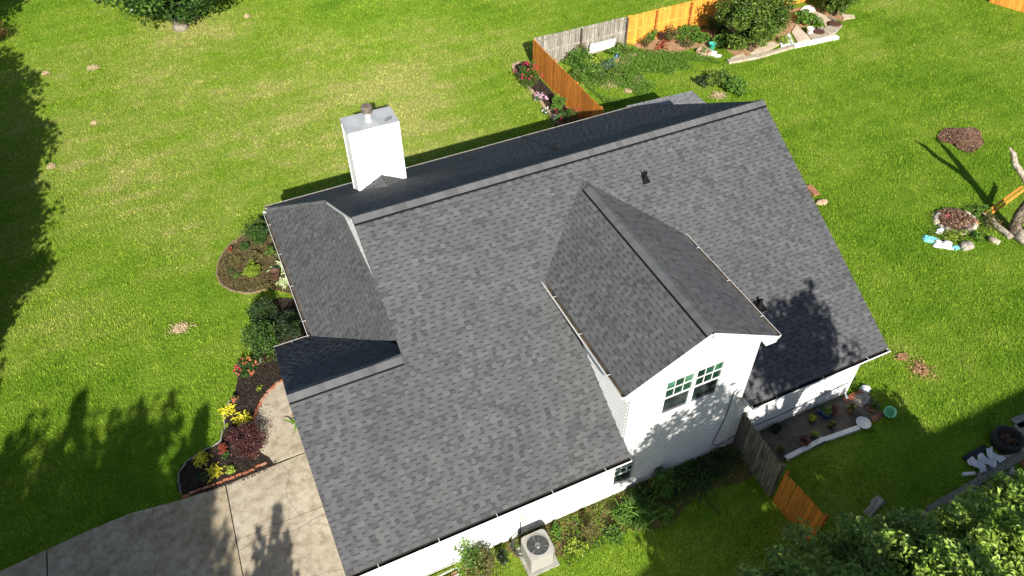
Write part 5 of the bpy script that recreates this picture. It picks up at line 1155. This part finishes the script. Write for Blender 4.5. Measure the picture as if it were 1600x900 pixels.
for i_, (x, y, h, r) in enumerate(((-11.5, -15.6, 9.8, 1.8), (-12.0, -16.4, 12.1, 2.2), (-13.2, -16.8, 12.8, 2.5), (-14.7, -16.6, 12.6, 2.5), (-16.3, -16.4, 12.6, 2.5), (-17.8, -16.8, 12.9, 2.5), (-19.4, -16.4, 12.5, 2.5), (-21.2, -16.8, 12.3, 2.4), (-23.2, -16.5, 12, 2.4), (-11.7, -19.5, 12.6, 3.1), (-15, -19.5, 13.0, 3.4), (-18.8, -19.5, 13.2, 3.6), (-23, -19.5, 13, 3.6), (-11.4, -14.5, 7.6, 2.2), (-12.2, -17, 9.6, 2.4), (-15.0, -17.4, 10.6, 2.8), (-18.5, -17, 10.8, 2.9), (-22, -17.2, 10.8, 2.9), (-26, -17, 10.8, 2.9))):  # unseen filler trees, added to close gaps in the conifers' shade
    crown_tree((x, y, 0), h, r, 'leaf_dk', 'unseen leafy filler tree added among the conifers to thicken their shade', 'tree', 'tree', 10500, .33, 130, .2, group='filler trees across the driveway', base=.05, cr=.2)
for i_, (x, y, h, r) in enumerate(((-14.9, 3.4, 7.6, 2.6), (-14.9, 7.6, 8.2, 2.9), (-14.8, 12.0, 8.4, 3.0), (-15.0, 16.4, 8.0, 2.9), (-15.8, 20.6, 7.6, 2.8), (-16.6, -1.2, 7.4, 2.6))):
    crown_tree((x, y, 0), h, r, 'leaf_dk', 'leafy tree in the row left of the lawn beyond the picture edge', 'tree', 'tree', 8500, .34, 80, .2, group='trees left of the lawn', base=.12, cr=.27)
crown_tree((-7.2, -13.6, 0), 6.4, .9, 'leaf_dk', 'slim young tree right of the conifers beyond the picture edge', 'tree', 'tree', 1500, .26, 40, .07, base=.5, cr=.2)
# neighbouring house beyond the picture edge; its ridge shades the side yard
nh = thing('neighbour_house', 'neighbouring house with a grey gabled roof beyond the lower edge', 'house', (21.5, -25, 0))
mb = MB(); x0, x1, yc, hz, hr_, hd = 1.1, 36, -25.2, 5.4, 9.45, 6.0
mb.box((x0+.4, yc-hd+.4, 0), (x1-.4, yc+hd-.4, hz), 0); mb.obj('wall', M['siding'], nh)
mb = MB()
for s_ in (-1, 1): mb.face([(x0, yc, hr_), (x1, yc, hr_), (x1, yc+s_*hd, hz-.1), (x0, yc+s_*hd, hz-.1)])
for x in (x0+.4, x1-.4): mb.face([(x, yc-hd+.2, hz), (x, yc+hd-.2, hz), (x, yc, hr_-.05)])
mb.obj('roof', M['deck'], nh)
# ================================================================== GRASS
NOGRASS += [[(-2.9, -7.57), (14.37, -7.57), (14.37, 7.1), (-1.7, 7.1), (-1.7, 0), (-2.9, 0)]]
for pl_ in ([(1140, 92), (1240, 60), (1310, 42), (1306, 56), (1150, 99)],): NOGRASS.append([(at(*q).x, at(*q).y) for q in pl_])
view = [at(-60, -40), at(1660, -40), at(1660, 960), at(-60, 960)]
vx = [p.x for p in view]; vy = [p.y for p in view]
def grass(n, hgt, wid, seed, name='grass'):
    g = np.random.default_rng(seed); X = g.uniform(min(vx), max(vx), n); Y = g.uniform(min(vy), max(vy), n)
    k = inside(X, Y, [(p.x, p.y) for p in view])
    for po in NOGRASS: k &= ~inside(X, Y, po)
    X, Y = X[k], Y[k]; n = len(X)
    lush = .75+.5*(np.sin(X*.9+np.cos(Y*.7)*2)*np.cos(Y*.8+X*.3)*.5+.5)
    a = g.uniform(0, 6.2832, n); h = hgt*g.uniform(.5, 1.25, n)*lush; ln = g.uniform(.15, .95, n)*h; w_ = wid*g.uniform(.6, 1.3, n)*.5
    dx, dy = np.cos(a), np.sin(a); z0 = np.zeros(n)
    p0 = np.stack([X-dy*w_, Y+dx*w_, z0], 1); p1 = np.stack([X+dy*w_, Y-dx*w_, z0], 1); p2 = np.stack([X+dx*ln, Y+dy*ln, h], 1)
    v = np.stack([p0, p1, p2], 1).reshape(-1, 3); t = np.clip(g.normal(.5, .22, n), 0, 1)
    o = np_obj(name, v, n, 3, t, M['blade']); return tag(o, 'short mown lawn grass around the house', 'grass', kind='stuff')
grass(1700000, .085, .026, 11)
